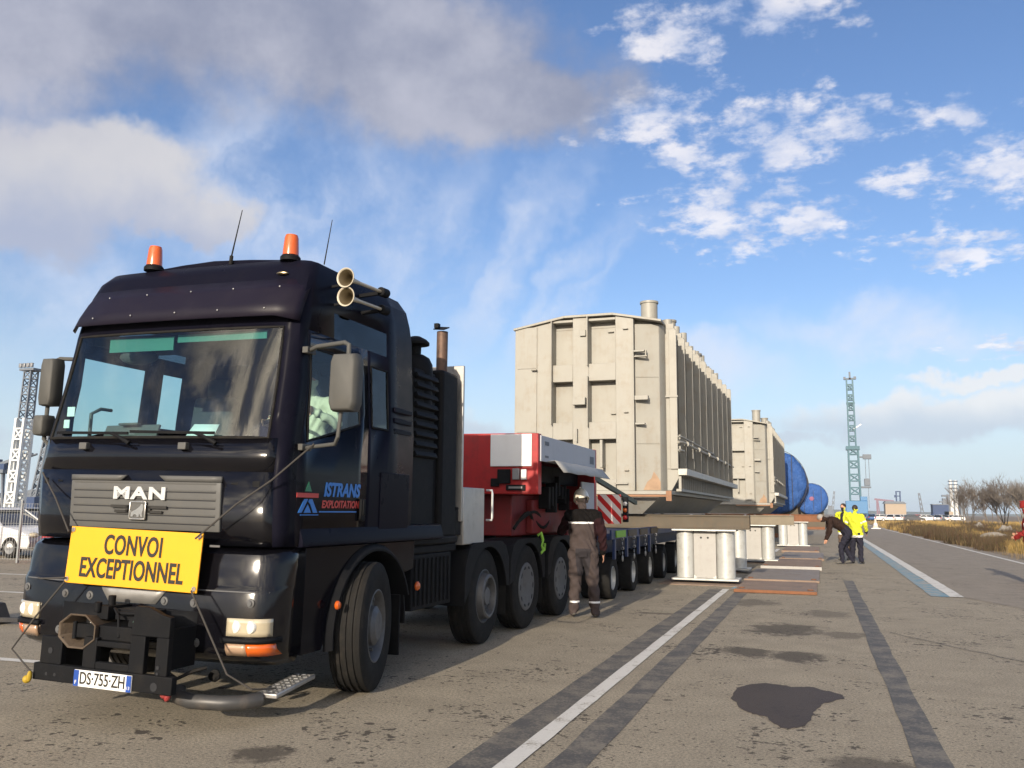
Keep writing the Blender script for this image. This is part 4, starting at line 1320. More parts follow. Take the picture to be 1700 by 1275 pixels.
# ------------------------------------------------------------------ heavy trailer with red gooseneck
trailer = empty('trailer', (-4.92, 10.9, 0))
tag(trailer, 'long low multi axle trailer with red gooseneck hitched behind the black truck', 'trailer')
b = MB()
b.prism([(-1.42, 1.76), (1.42, 1.76), (1.42, 2.57), (-1.42, 2.60)], 'y', .0, .16)
b.b2((-1.40, .16, 1.80), (-1.2, 3.1, 2.5)); b.b2((1.25, .16, 2.24), (1.40, 3.04, 2.52)); b.b2((-1.2, .16, 2.30), (1.25, 3.1, 2.40)); b.b2((-1.42, 3.04, 1.5), (1.43, 3.16, 2.56))
b.build('gooseneck', K['red_paint'], trailer, bevel=.012)
b = MB(); b.b2((-.7, .30, 1.20), (.95, 3.6, 1.76)); b.b2((.95, .9, 1.22), (1.05, 3.0, 1.7)); b.b2((-1.0, 2.9, 1.0), (1.0, 4.2, 1.5)); b.b2((.2, .16, 1.76), (1.2, .5, 2.24)); b.build('neck', K['red_dark'], trailer, bevel=.015)
b = MB(); b.b2((.75, -.022, 2.13), (1.335, -.002, 2.56)); pn = b.build('front_panel', K['white_paint'], trailer, bevel=.004)
b = MB(); b.b2((.86, -.05, 1.90), (1.04, -.002, 2.09)); b.build('connector_box', K['black_plastic'], trailer, bevel=.008)
b = MB(); b.b2((1.07, -.04, 1.95), (1.17, -.002, 2.10)); b.build('socket', K['steel'], trailer, bevel=.008)
b = MB(); b.b2((1.19, -.04, 1.95), (1.27, -.002, 2.09)); b.build('socket', K['white_letter'], trailer, bevel=.008)
b = MB(); b.b2((.76, -.03, 1.86), (.88, -.002, 1.97)); b.b2((.98, -.03, 1.81), (1.25, -.002, 1.885)); b.build('nameplate', K['black_plastic'], trailer, bevel=.005)
b = MB(); b.b2((1.02, -.034, 1.835), (1.21, -.028, 1.862)); b.build('nameplate_text', K['steel'], trailer)
b = MB(); b.b2((1.425, .06, 2.20), (1.445, 3.02, 2.545)); sp = b.build('side_panel', K['grey_panel'], trailer, bevel=.004)
b = MB(); b.b2((1.446, 2.66, 2.30), (1.449, 2.9, 2.42)); b.build('panel_mark', K['far_grey'], sp)
b = MB(); b.box((1.449, .30, 2.45), (.004, .20, .05)); b.box((1.449, .30, 2.27), (.004, .16, .03)); b.build('panel_mark', K['far_grey'], sp)
b = MB(); P = []
for y, k in ((.25, 0), (.55, 1), (1.0, .9), (1.35, 1.05), (1.7, .95), (2.0, 1.05), (2.35, .95), (2.95, 1)):
    P += [(1.45, y + .1, 2.215 + .02 * k), (1.58, y, 2.22 + .05 * max(-.05, k - .95)), (1.72, y - .05, 2.06 + .10 * max(-.05, k - .95))]
b.add(P, [(3 * i + k, 3 * i + 3 + k, 3 * i + 4 + k, 3 * i + 1 + k) for i in range(7) for k in range(2)])
b.build('hinged_lid', mat('lid_metal', (.33, .33, .32), .5, .2, dirt=.5), trailer, solid=.006, sharp=10)
b = MB(); b.b2((1.40, 2.25, 1.58), (1.425, 3.02, 2.0)); b.build('lower_panel', K['grey_panel'], trailer, bevel=.004)
b = MB()
rnd = random.Random(4)
for i in range(7): b.b2((1.06, 1.15 + i * .17, 1.5 + rnd.random() * .3), (1.22, 1.24 + i * .17, 1.86 + rnd.random() * .25))
b.b2((1.0, 1.0, 1.95), (1.15, 3.0, 2.2)); b.build('valve_bank', K['black_plastic'], trailer, bevel=.01)
for k, (y0, y1, z0, h) in enumerate([(.25, 1.1, 1.30, .22), (.4, 1.5, 1.38, .15), (.9, 1.9, 1.5, -.2)]):
    b = MB(); b.tube([(1.0 + .06 * math.sin(t * math.pi / 8), y0 + (y1 - y0) * t / 8, z0 + h * math.sin(t * math.pi / 8)) for t in range(9)], .022, 8); b.build('hose', K['rubber'], trailer)
b = MB(); b.bar((1.40, 3.05, 2.10), (1.43, 6.4, 1.72), .06, .08); b.build('slanting_rail', mat('green_grey', (.10, .12, .09), .7), trailer)
# marker board with red and white diagonals
M_chev = bpy.data.materials.new('chevron_board'); M_chev.use_nodes = True
q = NG(M_chev.node_tree); co = q.node('ShaderNodeTexCoord').outputs['Object']; x, y, z = q.xyz(co)
fr_ = q.m('FRACT', q.mul(q.add(q.mul(x, 1.05), z), 4.3))
pb = M_chev.node_tree.nodes['Principled BSDF']
q.put(pb.inputs['Base Color'], q.mix(q.m('GREATER_THAN', fr_, .5), c4((.55, .02, .02)), c4((.78, .74, .70)))); pb.inputs['Roughness'].default_value = .4
b = MB(); b.b2((1.20, 4.15, 1.33), (1.62, 4.17, 1.84)); b.build('marker_board', M_chev, trailer)
b = MB(); b.b2((1.65, 4.14, 1.36), (1.74, 4.24, 1.80)); lp = b.build('lamp_bracket', K['black_plastic'], trailer, bevel=.01)
for z, m_ in ((1.68, K['white_letter']), (1.57, K['amber']), (1.44, K['red_lens'])):
    b = MB(); b.lathe([(0, .02), (.03, .015), (.04, 0)], (1.695, 4.14, z), (0, -1, 0), 12); b.build('lamp', m_, lp)
# deck
b = MB(); b.b2((-1.4, 4.2, 1.04), (1.4, 21.6, 1.16)); b.b2((-.35, 4.2, .62), (.35, 21.6, 1.04)); b.build('deck', K['blue_paint'], trailer, bevel=.01)
b = MB(); b.b2((1.401, 4.2, 1.05), (1.44, 21.6, 1.22)); b.build('side_rail', K['blue_paint'], trailer, bevel=.006)
for i, y in enumerate((4.5, 5.55, 6.7, 7.9)):
    b = MB(); b.b2((1.442, y, 1.08), (1.47, y + .75, 1.20)); b.build('lashing_plate', K['lime'] if i == 0 else K['beam_brown'], trailer, bevel=.004)
    b = MB(); b.b2((1.40, y - .1, .70), (1.45, y, 1.05)); b.build('stanchion', K['blue_paint'], trailer, bevel=.006)
    b = MB()
    for k in range(4): b.lathe([(.022, -.008), (.034, 0), (.022, .008), (.016, 0)], (1.49, y + .35, 1.05 - k * .085), (1, 0, 0) if k % 2 else (0, 1, 0), 10, close=True)
    b.ell((1.49, y + .35, .70), (.02, .03, .06), 8, 6); b.build('chain', K['steel'], trailer)
tw = empty('wheel', (1.12, 4.55, .365)); tw.parent = trailer
b = MB()
for c in (-.155, .155):
    b.lathe([(.20, -.10), (.30, -.135), (.355, -.12), (.365, -.08), (.365, .08), (.355, .12), (.30, .135), (.20, .10)], (c, 0, 0), (1, 0, 0), 36)
b.build('tyre', K['rubber'], tw)
b = MB(); b.lathe([(.215, .255), (.20, .262), (.185, .20), (.12, .19), (.10, .22), (0, .225)], axis=(1, 0, 0), n=24); b.build('rim', K['silver_paint'], tw)
b = MB(); b.lathe([(.21, -.26), (.19, -.2), (0, -.2)], axis=(1, 0, 0), n=24)
b.build('inner_rim', K['silver_paint'], tw)
for i in range(10):
    for sgn in (1, -1):
        if i == 0 and sgn == 1: continue
        w_ = copy_tree(tw, trailer); w_.location = (sgn * 1.12, 4.55 + 1.78 * i, .365); w_.rotation_euler = (0, 0, 0 if sgn > 0 else math.pi)

# ------------------------------------------------------------------ transformer tanks
def make_tank():
    T = empty('transformer_tank', (-4.92, 19.0, 1.50))
    L = 12.0
    plan = [(-1.72, .26), (1.06, .26), (1.10, .03), (1.62, .20), (1.70, .36), (1.70, L), (-1.72, L)]
    b = MB(); b.prism(plan, 'z', .50, 4.27); b.build('tank_wall', K['khaki'], T, bevel=.01)
    b = MB()
    X = [(-1.74, -.83), (-.35, .03), (.66, 1.06)]
    ztop = lambda x: 4.29 + (.22 * (x + 1.75) / 1.2 if x < -.55 else (.24 if x < .6 else .24 - .22 * (x - .6) / 1.1))
    for x0, x1 in X:
        b.prism([(x0, .50), (x1, .50), (x1, ztop(x1) - .03), (x0, ztop(x0) - .03)], 'y', 0, .259)
    for x0, x1 in ((-.83, -.35), (.03, .66)):
        for z0, z1 in ((.50, .75), (1.66, 2.05), (3.0, 3.40), (4.40, 4.46)):
            b.b2((x0, .001, z0), (x1, .259, z1))
    b.build('end_frame', K['khaki'], T, bevel=.008)
    for x, z0, z1 in ((-.845, 2.0, 4.45), (-.845, .5, 1.7), (.018, 3.35, 4.5), (.018, 1.95, 3.1), (1.085, .5, 4.36)):
        b = MB(); b.b2((x - .012, -.11, z0), (x + .012, -.001, z1)); b.build('stiffener', K['khaki'], T, bevel=.004)
    b = MB(); b.b2((-1.76, -.022, .50), (-1.22, -.002, 4.33)); b.build('side_plate', K['khaki'], T, bevel=.004)
    b = MB(); b.prism([(-1.80, 4.275), (-.55, 4.50), (-.55, 4.555), (-1.80, 4.325)], 'y', -.06, L); b.b2((-.55, -.06, 4.50), (.6, L, 4.555)); b.prism([(.6, 4.50), (1.72, 4.275), (1.72, 4.325), (.6, 4.555)], 'y', -.06, L)
    b.prism([(-1.72, 4.27), (1.70, 4.27), (.6, 4.499), (-.55, 4.499)], 'y', .265, L - .05)
    b.build('roof', K['khaki'], T, bevel=.006)
    for x, y, z, d in ((-.16, 0, 2.52, (.30, .20, .17)), (-1.27, -.02, 3.30, (.13, .10, .03)), (-1.27, -.02, 1.66, (.13, .10, .03)), (.32, .26, 1.33, (.06, .30, .62)), (-.24, 0, 1.75, (.03, .10, .3)),
                       (1.22, .0, 3.62, (.24, .12, .04)), (1.25, .0, 3.50, (.30, .10, .03)), (1.36, .04, 3.56, (.03, .10, .16)), (1.26, .02, 2.56, (.30, .14, .10)), (1.22, .02, 1.98, (.22, .12, .04)),
                       (.78, -.01, .66, (.30, .06, .04)), (.64, -.01, .58, (.04, .06, .18)), (-.1, 0, 4.12, (.14, .06, .14)), (.5, .26, 4.16, (.14, .06, .02)), (.9, 0, 4.16, (.12, .06, .02)), (.55, .26, 2.25, (.12, .06, .02)), (.9, 0, 2.25, (.10, .06, .02)), (.9, 0, .95, (.10, .06, .02))):
        b = MB(); b.box((x, y - d[1] / 2, z), d); b.build('lug', K['khaki'], T, bevel=.006)
    for z in (1.55, 3.05):
        b = MB(); b.tube([(1.12, .032, z), (1.60, .194, z)], .012, 6); b.tube([(-1.70, -.024, z + .3), (-1.24, -.024, z + .3)], .010, 6); b.build('weld_seam', K['khaki'], T)
    # tapered bottom with its flange
    b = MB(); b.loft([[(-1.15, .42, 0), (1.15, .42, 0), (1.15, L - .4, 0), (-1.15, L - .4, 0)], [(-1.66, .05, .415), (1.66, .05, .415), (1.66, L, .415), (-1.66, L, .415)]]); b.build('tank_bottom', K['khaki'], T)
    b = MB(); b.b2((-1.84, -.10, .42), (1.90, L + .05, .497)); b.b2((-1.6, -.09, .36), (-1.5, .1, .419)); fl = b.build('base_flange', K['khaki'], T, bevel=.008)
    b = MB(); b.b2((1.78, -.13, .28), (1.90, -.101, .50)); b.b2((.2, -.104, .37), (1.78, -.101, .415)); b.build('flange_stop', K['khaki_rust'], T, bevel=.004)
    M_st = mat('rust_bloom', (.33, .22, .14), .7, var=.45, vs=6) if 'rust_bloom' not in bpy.data.materials else bpy.data.materials['rust_bloom']
    b = MB(); b.add([(1.25, .074, .52), (1.61, .192, .52), (1.61, .192, .70), (1.56, .176, .80), (1.47, .147, .93), (1.42, .131, .78), (1.33, .10, .70)], [tuple(range(7))])
    for i in range(7): b.v[i] = (b.v[i][0] + .003, b.v[i][1] - .006, b.v[i][2])
    b.build('rust_bloom', M_st, T, fix=False)
    # side ribs, rail, pipe and fittings
    ys = [.52 + i * 1.16 for i in range(10)]
    for i, y in enumerate(ys):
        b = MB(); pr_ = 1.93 + .018 * i; b.b2((1.70, y, 1.0), (pr_, y + .16, 4.22)); b.b2((pr_ - .14, y - .04, 1.0), (pr_ + .03, y - .001, 4.18)); b.prism([(1.70, .52), (1.80, .52), (1.96, .80), (1.96, 1.0), (1.70, 1.0)], 'y', y + .01, y + .13)  # each rib juts farther than the last, shaped so its front catches sun
        b.build('rib', K['khaki'], T, bevel=.006)
        b = MB(); b.b2((1.66, y + .02, 4.221), (1.9, y + .12, 4.34)); b.build('lifting_lug', K['khaki'], T, bevel=.006)
        b = MB(); b.cyl((1.70, y + .42, 4.25), (1.70, y + .42, 4.52 + .07 * (i % 3)), .10, n=14); b.build('valve_stub', K['khaki'], T, bevel=.006)
        b = MB(); b.b2((1.701, y + .55, 4.05), (1.82, y + .70, 4.30)); b.build('terminal_box', K['khaki'], T, bevel=.006)
    b = MB(); b.b2((1.965, .42, .86), (2.16, L + .1, 1.0)); b.build('side_rail', mat('pale_rail', (.50, .49, .44), .5, dirt=.3) if 'pale_rail' not in bpy.data.materials else bpy.data.materials['pale_rail'], T, bevel=.006)
    b = MB()
    for i in range(35): b.b2((1.962, .5 + i * .33, .56), (2.02, .54 + i * .33, .859))
    b.b2((1.92, .42, .50), (2.03, L, .555)); b.build('rail_bracket', K['khaki'], T)
    b = MB(); b.tube([(1.98, .45, 1.60), (2.05, .6, 1.60), (2.05, 11.8, 1.60)], .03, 8); b.tube([(1.98, .4, 1.72), (2.04, .55, 1.72), (2.04, 6.5, 1.70)], .02, 8); b.tube([(1.97, .45, 1.42), (2.02, .52, 1.42), (2.02, .9, 1.42)], .025, 8)
    b.build('oil_pipe', K['khaki'], T)
    for i in range(6):
        b = MB(); b.b2((1.961, .62 + i * 1.96, 1.35), (2.0, .66 + i * 1.96, 1.78)); b.build('pipe_clamp', K['khaki'], T)
        b = MB(); b.cyl((2.06, 1.1 + i * 1.96, 1.60), (2.06, 1.22 + i * 1.96, 1.60), .06, n=12); b.build('pipe_flange', K['khaki'], T)
    b = MB(); b.b2((1.68, .46, 2.62), (1.98, .515, 2.66)); b.build('lug', K['khaki'], T)
    for x, y, r, z0, z1 in ((1.16, 1.5, .20, 4.30, 5.12), (1.50, 2.3, .17, 4.30, 4.80), (1.5, 4.2, .12, 4.3, 4.55), (1.52, 6.6, .20, 4.25, 4.70), (1.52, 7.3, .17, 4.25, 4.62), (1.5, 9.2, .14, 4.25, 4.58), (1.5, 10.9, .18, 4.25, 4.75)):
        b = MB(); b.lathe([(0, z1), (r * .9, z1), (r * 1.12, z1), (r * 1.12, z1 - .05), (r, z1 - .05), (r, z0)], (x, y, 0), n=20); b.build('bushing_turret', K['khaki'], T)
    return T


tank = make_tank(); tank.rotation_euler = (0, 0, R_(-.4))
tag(tank, 'khaki steel transformer tank with ribbed side lying on the trailer behind the red gooseneck', 'transformer', 'transformer tanks')
tank2 = copy_tree(tank); tank2.location = (-4.0, 43.0, 1.50); tank2.rotation_euler = (0, 0, 0)
tag(tank2, 'khaki steel transformer tank farther back, beside the blue wrapped drums', 'transformer', 'transformer tanks')

# ------------------------------------------------------------------ stands, beams, plates
def make_stand():
    s_ = empty('support_stand', (0, 0, 0))
    b = MB(); b.b2((-.72, -.36, .06), (.72, .36, .10)); b.build('base_plate', K['silver_paint'], s_, bevel=.004)
    for x in (-.44, .42):
        b = MB(); b.cyl((x, 0, .10), (x, 0, 1.12), .205, n=36); b.build('column', K['silver_paint'], s_, bevel=.006)
    b = MB(); b.b2((-.25, -.14, .101), (.23, .14, 1.10)); w_ = b.build('web_plate', K['stand_grey'], s_, bevel=.006)
    b = MB(); b.cyl((-.09, -.146, .97), (-.09, -.139, .97), .022, n=12); b.cyl((.06, -.146, .97), (.06, -.139, .97), .022, n=12); b.build('lifting_hole', K['dark'], w_)
    b = MB(); b.prism([(-.25, .101), (-.18, .101), (-.25, .17)], 'y', -.17, -.141); b.prism([(.23, .101), (.16, .101), (.23, .17)], 'y', -.17, -.141); b.build('gusset', K['silver_paint'], w_)
    b = MB(); b.b2((-.70, -.34, 1.12), (.68, .34, 1.155)); b.build('top_plate', K['silver_paint'], s_, bevel=.004)
    return s_


st0 = make_stand()
spots = [(-2.42, 19.75, 'white twin column support stand standing nearest, just right of the trailer wheels'),
         (-2.48, 23.6, 'white twin column support stand in shade, directly behind the nearest stand'),
         (-2.0, 28.4, 'white twin column support stand in the middle of the row beside the steel plates'),
         (-1.22, 42.4, 'white twin column support stand under the farther transformer, beside the bending man'),
         ]
for i, (x, y, l) in enumerate(spots):
    o = st0 if i == 0 else copy_tree(st0)
    o.location = (x, y, 0.02 if i < 3 else 0.0)
    tag(o, l, 'stand', 'support stands beside the trailer')


def make_beam(x0, x1, y, m_, label, zt=1.485, zb=1.178):
    t = empty('support_beam', ((x0 + x1) / 2, y, zb)); l = (x1 - x0) / 2; h = zt - zb
    b = MB(); b.b2((-l, -.16, h - .03), (l, .16, h)); b.b2((-l, -.16, 0), (l, .16, .03)); b.b2((-l, -.13, .03), (l, -.10, h - .03)); b.b2((-l, .10, .03), (l, .13, h - .03)); b.build('girder', m_, t, bevel=.004)
    b = MB()
    n = int(l * 2 / 1.1)
    for i in range(n + 1): b.ell((-l + .1 + i * (2 * l - .2) / max(1, n), -.10, h + .004), (.035, .03, .012), 8, 5)
    b.build('weld_tab', K['steel'], t)
    return tag(t, label, 'beam', 'cross beams carried by the stands')


make_beam(-6.3, -1.46, 19.75, K['beam_brown'], 'long weathered brown beam resting on the nearest white stand')
make_beam(-6.3, -1.75, 23.6, K['beam_brown'], 'weathered brown beam resting on the shaded second stand')
make_beam(-6.3, -.78, 28.4, mat('beam_grey', (.22, .19, .14), .75, var=.25, dirt=.4), 'greyish brown beam resting on the middle stand of the row', 1.47, 1.178)
make_beam(-5.2, .05, 42.4, K['rust'], 'rust coloured beam under the farther transformer tank', 1.488, 1.158)
rnd = random.Random(6)
M_pl2 = mat('plate_grey', (.25, .215, .18), .65, .2, var=.3, dirt=.6, dirtc=(.13, .07, .045), vs=2)
pl = [(-1.66, -.12, 17.75, 20.3, .055, K['plate_rust'], 'rusty steel plate nearest the camera, lying right of the first stand'),
      (-1.70, -.08, 20.7, 24.9, .05, M_pl2, 'grey rusty steel plate second from the front, beside the shaded stand'),
      (-1.62, -.02, 25.25, 29.6, .09, K['plate_rust'], 'rusty steel plate with a pale front edge, beside the middle stand'),
      (-1.35, .05, 30.3, 35.2, .07, M_pl2, 'grey steel plate lying to the left of the bending man'),
      (-1.5, -.1, 36.0, 41.0, .08, K['plate_rust'], 'rusty steel plate lying in front of the farthest white stand')]
for x0, x1, y0, y1, h, m_, l in pl:
    t = empty('steel_plate', ((x0 + x1) / 2, (y0 + y1) / 2, 0)); hx, hy = (x1 - x0) / 2, (y1 - y0) / 2
    b = MB(); b.b2((-hx, -hy, .002), (hx, hy, h)); b.build('plate', m_, t, bevel=.006)
    b = MB(); b.b2((-hx, -hy - .015, .01), (hx, -hy - .001, h + .012)); b.build('edge_bar', K['rust'] if y0 < 20 else (K['stand_grey'] if 25 < y0 < 26 else K['plate_rust']), t, bevel=.003)
    b = MB()
    for sx in (-1, 1): b.lathe([(.05, -.012), (.065, 0), (.05, .012), (.04, 0)], (sx * (hx - .12), -hy + .4, h + .008), (0, 0, 1), 14, close=True)
    b.build('lifting_ring', K['rust'], t)
    tag(t, l, 'plate', 'steel plates on the asphalt')
t = empty('steel_plate', (-2.45, 19.7, 0)); b = MB(); b.b2((-.9, -.7, .0), (.82, .7, .02)); b.build('plate', K['plate_rust'], t, bevel=.003); tag(t, 'thin rusty plate lying under the nearest white stand', 'plate', 'steel plates on the asphalt')
for (x, y, w_) in ((-2.48, 23.6, .45), (-2.0, 28.4, .36)):
    t = empty('steel_plate', (x, y, 0)); b = MB(); b.b2((-.75, -.45, .0), (w_, .45, .02)); b.build('plate', K['plate_rust'], t, bevel=.003)
    tag(t, 'thin rusty plate lying under the shaded second stand' if y < 25 else 'thin rusty plate lying under the middle stand of the row', 'plate', 'steel plates on the asphalt')


# ------------------------------------------------------------------ blue wrapped drums
def drum(x, y, zc, r, L, label, seed):
    t = empty('wrapped_drum', (x, y, 0))
    rs = random.Random(seed); b = MB()
    n, rows = 64, []
    prof = [(.0, -.22), (.35, -.21), (.62, -.17), (.82, -.10), (.93, -.03), (1.0, .10)] + [(1.0, .25 + i * .25) for i in range(int(L / .25))] + [(.95, L), (.6, L + .1), (0, L + .12)]
    ph = [rs.uniform(0, 6.28) for _ in range(8)]
    for i in range(n):
        a = 2 * math.pi * i / n
        for k, (f, yy) in enumerate(prof):
            wv = .012 * math.sin(7 * a + ph[0] + 2.1 * yy) + .008 * math.sin(13 * a + ph[1] - 3.3 * yy)
            rr = r * f * (1 + wv) + (.012 * math.sin(9 * yy + ph[3]))
            yb = yy + (.022 * math.sin(9 * f * math.cos(a) + ph[4]) * math.sin(7 * f * math.sin(a) + ph[5])) * (1 if k < 6 else 0)
            rows.append((rr * math.cos(a) if f else 0, yb, zc + rr * math.sin(a) if f else zc))
    m_ = len(prof)
    b.add(rows, [(i * m_ + k, ((i + 1) % n) * m_ + k, ((i + 1) % n) * m_ + k + 1, i * m_ + k + 1) for i in range(n) for k in range(m_ - 1)])
    b.build('tarpaulin', K['blue_tarp'], t, sharp=80)
    for yy in (.5, L * .5, L - .5):
        b = MB(); b.lathe([(r * 1.02, -.03), (r * 1.035, -.03), (r * 1.035, .03), (r * 1.02, .03)], (0, yy, zc), (0, 1, 0), 48); b.build('lashing', K['rope'], t)
    for fx in (-.45, .12, .6):
        hh = math.sqrt(1 - fx * fx)
        b = MB(); b.tube([(fx * r, .6, zc + r * hh * 1.02), (fx * r, .05, zc + r * hh * 1.0), (fx * r, -.10, zc + r * hh * .8), (fx * r, -.205, zc + r * hh * .35), (fx * r, -.225, zc), (fx * r, -.205, zc - r * hh * .35), (fx * r, -.10, zc - r * hh * .8), (fx * r, .05, zc - r * hh)], .022, 6); b.build('cross_rope', K['rope'], t)
    for yy in (.9, L - 1.2):
        b = MB()
        cr = [(r * .85 * math.cos(R_(a)), zc + r * 1.0 * math.sin(R_(a))) for a in range(215, 326, 10)]
        b.prism([(-r * .8, .25), (r * .8, .25)] + [(p[0], p[1]) for p in reversed(cr)], 'y', yy - .2, yy + .2); b.build('saddle', K['beam_brown'], t, bevel=.01)
    b = MB(); b.b2((-r * .75, .2, .0), (r * .75, L - .3, .25)); b.build('skid', K['rust'], t, bevel=.02)
    return tag(t, label, 'drum', 'blue wrapped drums')


drum(-2.85, 57.6, 3.50, 2.08, 9.5, 'large blue tarpaulin wrapped drum half hidden behind the farther transformer', 3)
d2 = drum(-.75, 88, 2.88, 1.48, 8, 'smaller round blue wrapped drum standing clear against the sky, farthest back', 7)
b = MB(); b.ell((.02, -.232, 2.92), (.22, .012, .20), 12, 6); b.build('red_patch', mat('faded_red', (.22, .07, .14), .6), d2)


# ------------------------------------------------------------------ people
V3 = Vector


def mixp(a, c, t): return V3(a).lerp(V3(c), t)


def build_person(name, label, loc, rz, J, outfit, voxel=.012, scale=1.0, group=None, stripes=(), hair=None, helmet=None, eyes=True, extra=None):
    """J: joints in metres for a figure facing +Y. One continuous body mesh, clothes by region."""
    root = empty(name, loc, rz); root.scale = (scale,) * 3
    segs = []            # (p0, p1, r0, r1, tag, name)
    b = MB()

    def limb(p0, p1, r0, r1, tg, nm, n=14):
        p0, p1 = V3(p0), V3(p1)
        segs.append((p0, p1, r0, r1, tg, nm))
        b.cyl(p0, p1, r0, r1, n)
        b.ell(p0, (r0,) * 3, n, 9); b.ell(p1, (r1,) * 3, n, 9)

    pel, wai, che, nek, hed = [V3(J[k]) for k in ('pelvis', 'waist', 'chest', 'neck', 'head')]
    side = V3(J.get('side', (1, 0, 0))).normalized()
    sh_side = V3(J.get('shoulder_side', J.get('side', (1, 0, 0)))).normalized()

    def ring(c, ax, w, d, sd, n=20):
        ax = V3(ax).normalized(); sd = (sd - ax * sd.dot(ax)).normalized(); f = ax.cross(sd)
        return [V3(c) + sd * (w * math.cos(2 * math.pi * i / n)) + f * (d * math.sin(2 * math.pi * i / n)) for i in range(n)]
    k = J.get('bulk', 1.0)
    up0 = (wai - pel); up1 = (che - wai); up2 = (nek - che)
    loops = [ring(pel - up0.normalized() * .10, up0, .13 * k, .10 * k, side), ring(pel, up0, .175 * k, .135 * k, side), ring(wai, up0 + up1, .160 * k, .122 * k, side.lerp(sh_side, .5)),
             ring(mixp(wai, che, .6), up1, .178 * k, .135 * k, sh_side), ring(che, up1 + up2, .192 * k, .135 * k, sh_side), ring(mixp(che, nek, .62), up2, .165 * k, .105 * k, sh_side), ring(nek, up2, .07, .065, sh_side)]
    b.loft(loops)
    for a, c, tg, nm in ((pel, wai, J.get('pelvis_tag', 1), 'hips'), (wai, che, 0, 'torso'), (che, nek, 0, 'upper')):
        segs.append((a, c, .15, .15, tg, nm))
    # head and neck
    hd = (hed - nek).normalized()
    face = V3(J.get('face', (0, 1, 0))).normalized(); face = (face - hd * face.dot(hd)).normalized(); hx = face.cross(hd)
    b.cyl(nek - hd * .05, hed - hd * .04, .058, .055, 14)
    segs.append((nek + hd * .02, hed, .05, .05, 2, 'head'))
    Mh = Matrix((hx, face, hd)).transposed()
    eul = Mh.to_euler()
    b.ell(hed + hd * .035, (.074, .094, .098), 18, 12, eul)
    b.ell(hed + face * .028 - hd * .045, (.054, .068, .068), 16, 10, eul)
    b.ell(hed + face * .098 - hd * .005, (.013, .020, .026), 10, 7, eul)
    for s_ in (-1, 1): b.ell(hed + hx * s_ * .076 + hd * .0, (.010, .022, .032), 10, 7, eul)
    # limbs
    for s_, S_ in ((-1, 'L'), (1, 'R')):
        hip, kn, an, toe = [V3(J[n_ + S_]) for n_ in ('hip', 'knee', 'ankle', 'toe')]
        limb(hip, kn, .098 * k, .072 * k, 1, 'thigh' + S_); limb(kn, an, .070 * k, .058 * k, 1, 'shin' + S_)
        heel = an + (an - toe) * .35; heel.z = an.z - .03
        limb(mixp(an, toe, -.15) + V3((0, 0, -.035)), toe, .045, .038, 3, 'foot' + S_, 12)
        sh, el, wr = [V3(J[n_ + S_]) for n_ in ('shoulder', 'elbow', 'wrist')]
        limb(mixp(nek, sh, .45) - up2.normalized() * .03, sh, .072 * k, .076 * k, 0, 'yoke' + S_)
        limb(sh, el, .070 * k, .054 * k, 4, 'uparm' + S_); limb(el, wr, .053 * k, .042 * k, 4, 'forearm' + S_)
        hdir = V3(J.get('hand' + S_, wr - el)).normalized()
        palm_n = V3(J.get('palm' + S_, (s_, 0, 0))); palm_n = (palm_n - hdir * palm_n.dot(hdir)).normalized()
        across = hdir.cross(palm_n)
        pc = wr + hdir * .055
        b.ell(pc, (.042, .016, .052), 14, 9, Matrix((across, palm_n, hdir)).transposed().to_euler())
        segs.append((wr + hdir * .015, wr + hdir * .12, .02, .02, 2, 'hand' + S_))
        b.cyl(wr - hdir * .02, wr + hdir * .03, .030, .028, 12)
        curl = J.get('curl', .5)
        for fi, (off, ln) in enumerate(((-.030, .070), (-.010, .082), (.010, .076), (.029, .060))):
            p = wr + hdir * .095 + across * off; d = hdir.copy()
            for sg in range(3):
                e = p + d * ln * (.45, .32, .23)[sg]
                b.cyl(p, e, .0092 - .0008 * sg, .0086 - .0008 * sg, 8); b.ell(e, (.0088 - .0008 * sg,) * 3, 8, 6)
                p = e; d = (d + -palm_n * s_ * curl * (1 if s_ > 0 else -1) * .6).normalized()
        p = wr + hdir * .03 + across * -.034
        e = p + (hdir * .6 - across * .7 - palm_n * .3).normalized() * .042
        b.cyl(p, e, .012, .011, 8); e2 = e + (hdir - palm_n * .35).normalized() * .030; b.cyl(e, e2, .011, .009, 8); b.ell(e2, (.009,) * 3, 8, 6)
    if extra: extra(b, segs)
    tmp = b.build('tmp_body', [], None)
    md = tmp.modifiers.new('r', 'REMESH'); md.mode = 'VOXEL'; md.voxel_size = voxel
    md = tmp.modifiers.new('s', 'SMOOTH'); md.iterations = 4; md.factor = .5
    dg = bpy.context.evaluated_depsgraph_get()
    me = bpy.data.meshes.new_from_object(tmp.evaluated_get(dg))
    bpy.data.objects.remove(tmp)
    me.name = 'body'
    for m_ in outfit: me.materials.append(m_)
    n = len(me.vertices)
    co = np.zeros(n * 3); me.vertices.foreach_get('co', co); co = co.reshape(-1, 3)
    # cloth folds
    rs = np.random.RandomState(hash_seed(label))
    A = np.array([list(s_[0]) for s_ in segs]); B_ = np.array([list(s_[1]) for s_ in segs])
    RR = np.array([(s_[2] + s_[3]) / 2 for s_ in segs]); TG = np.array([s_[4] for s_ in segs])

    def classify(P):
        d = B_ - A; L2 = (d * d).sum(1)
        t = np.clip(((P[:, None, :] - A[None]) * d[None]).sum(2) / L2[None], 0, 1)
        Q = A[None] + t[..., None] * d[None]
        dist = np.linalg.norm(P[:, None] - Q, axis=2) - RR[None] * .9
        k_ = dist.argmin(1)
        return k_, t[np.arange(len(P)), k_]
    kv, tv = classify(co)
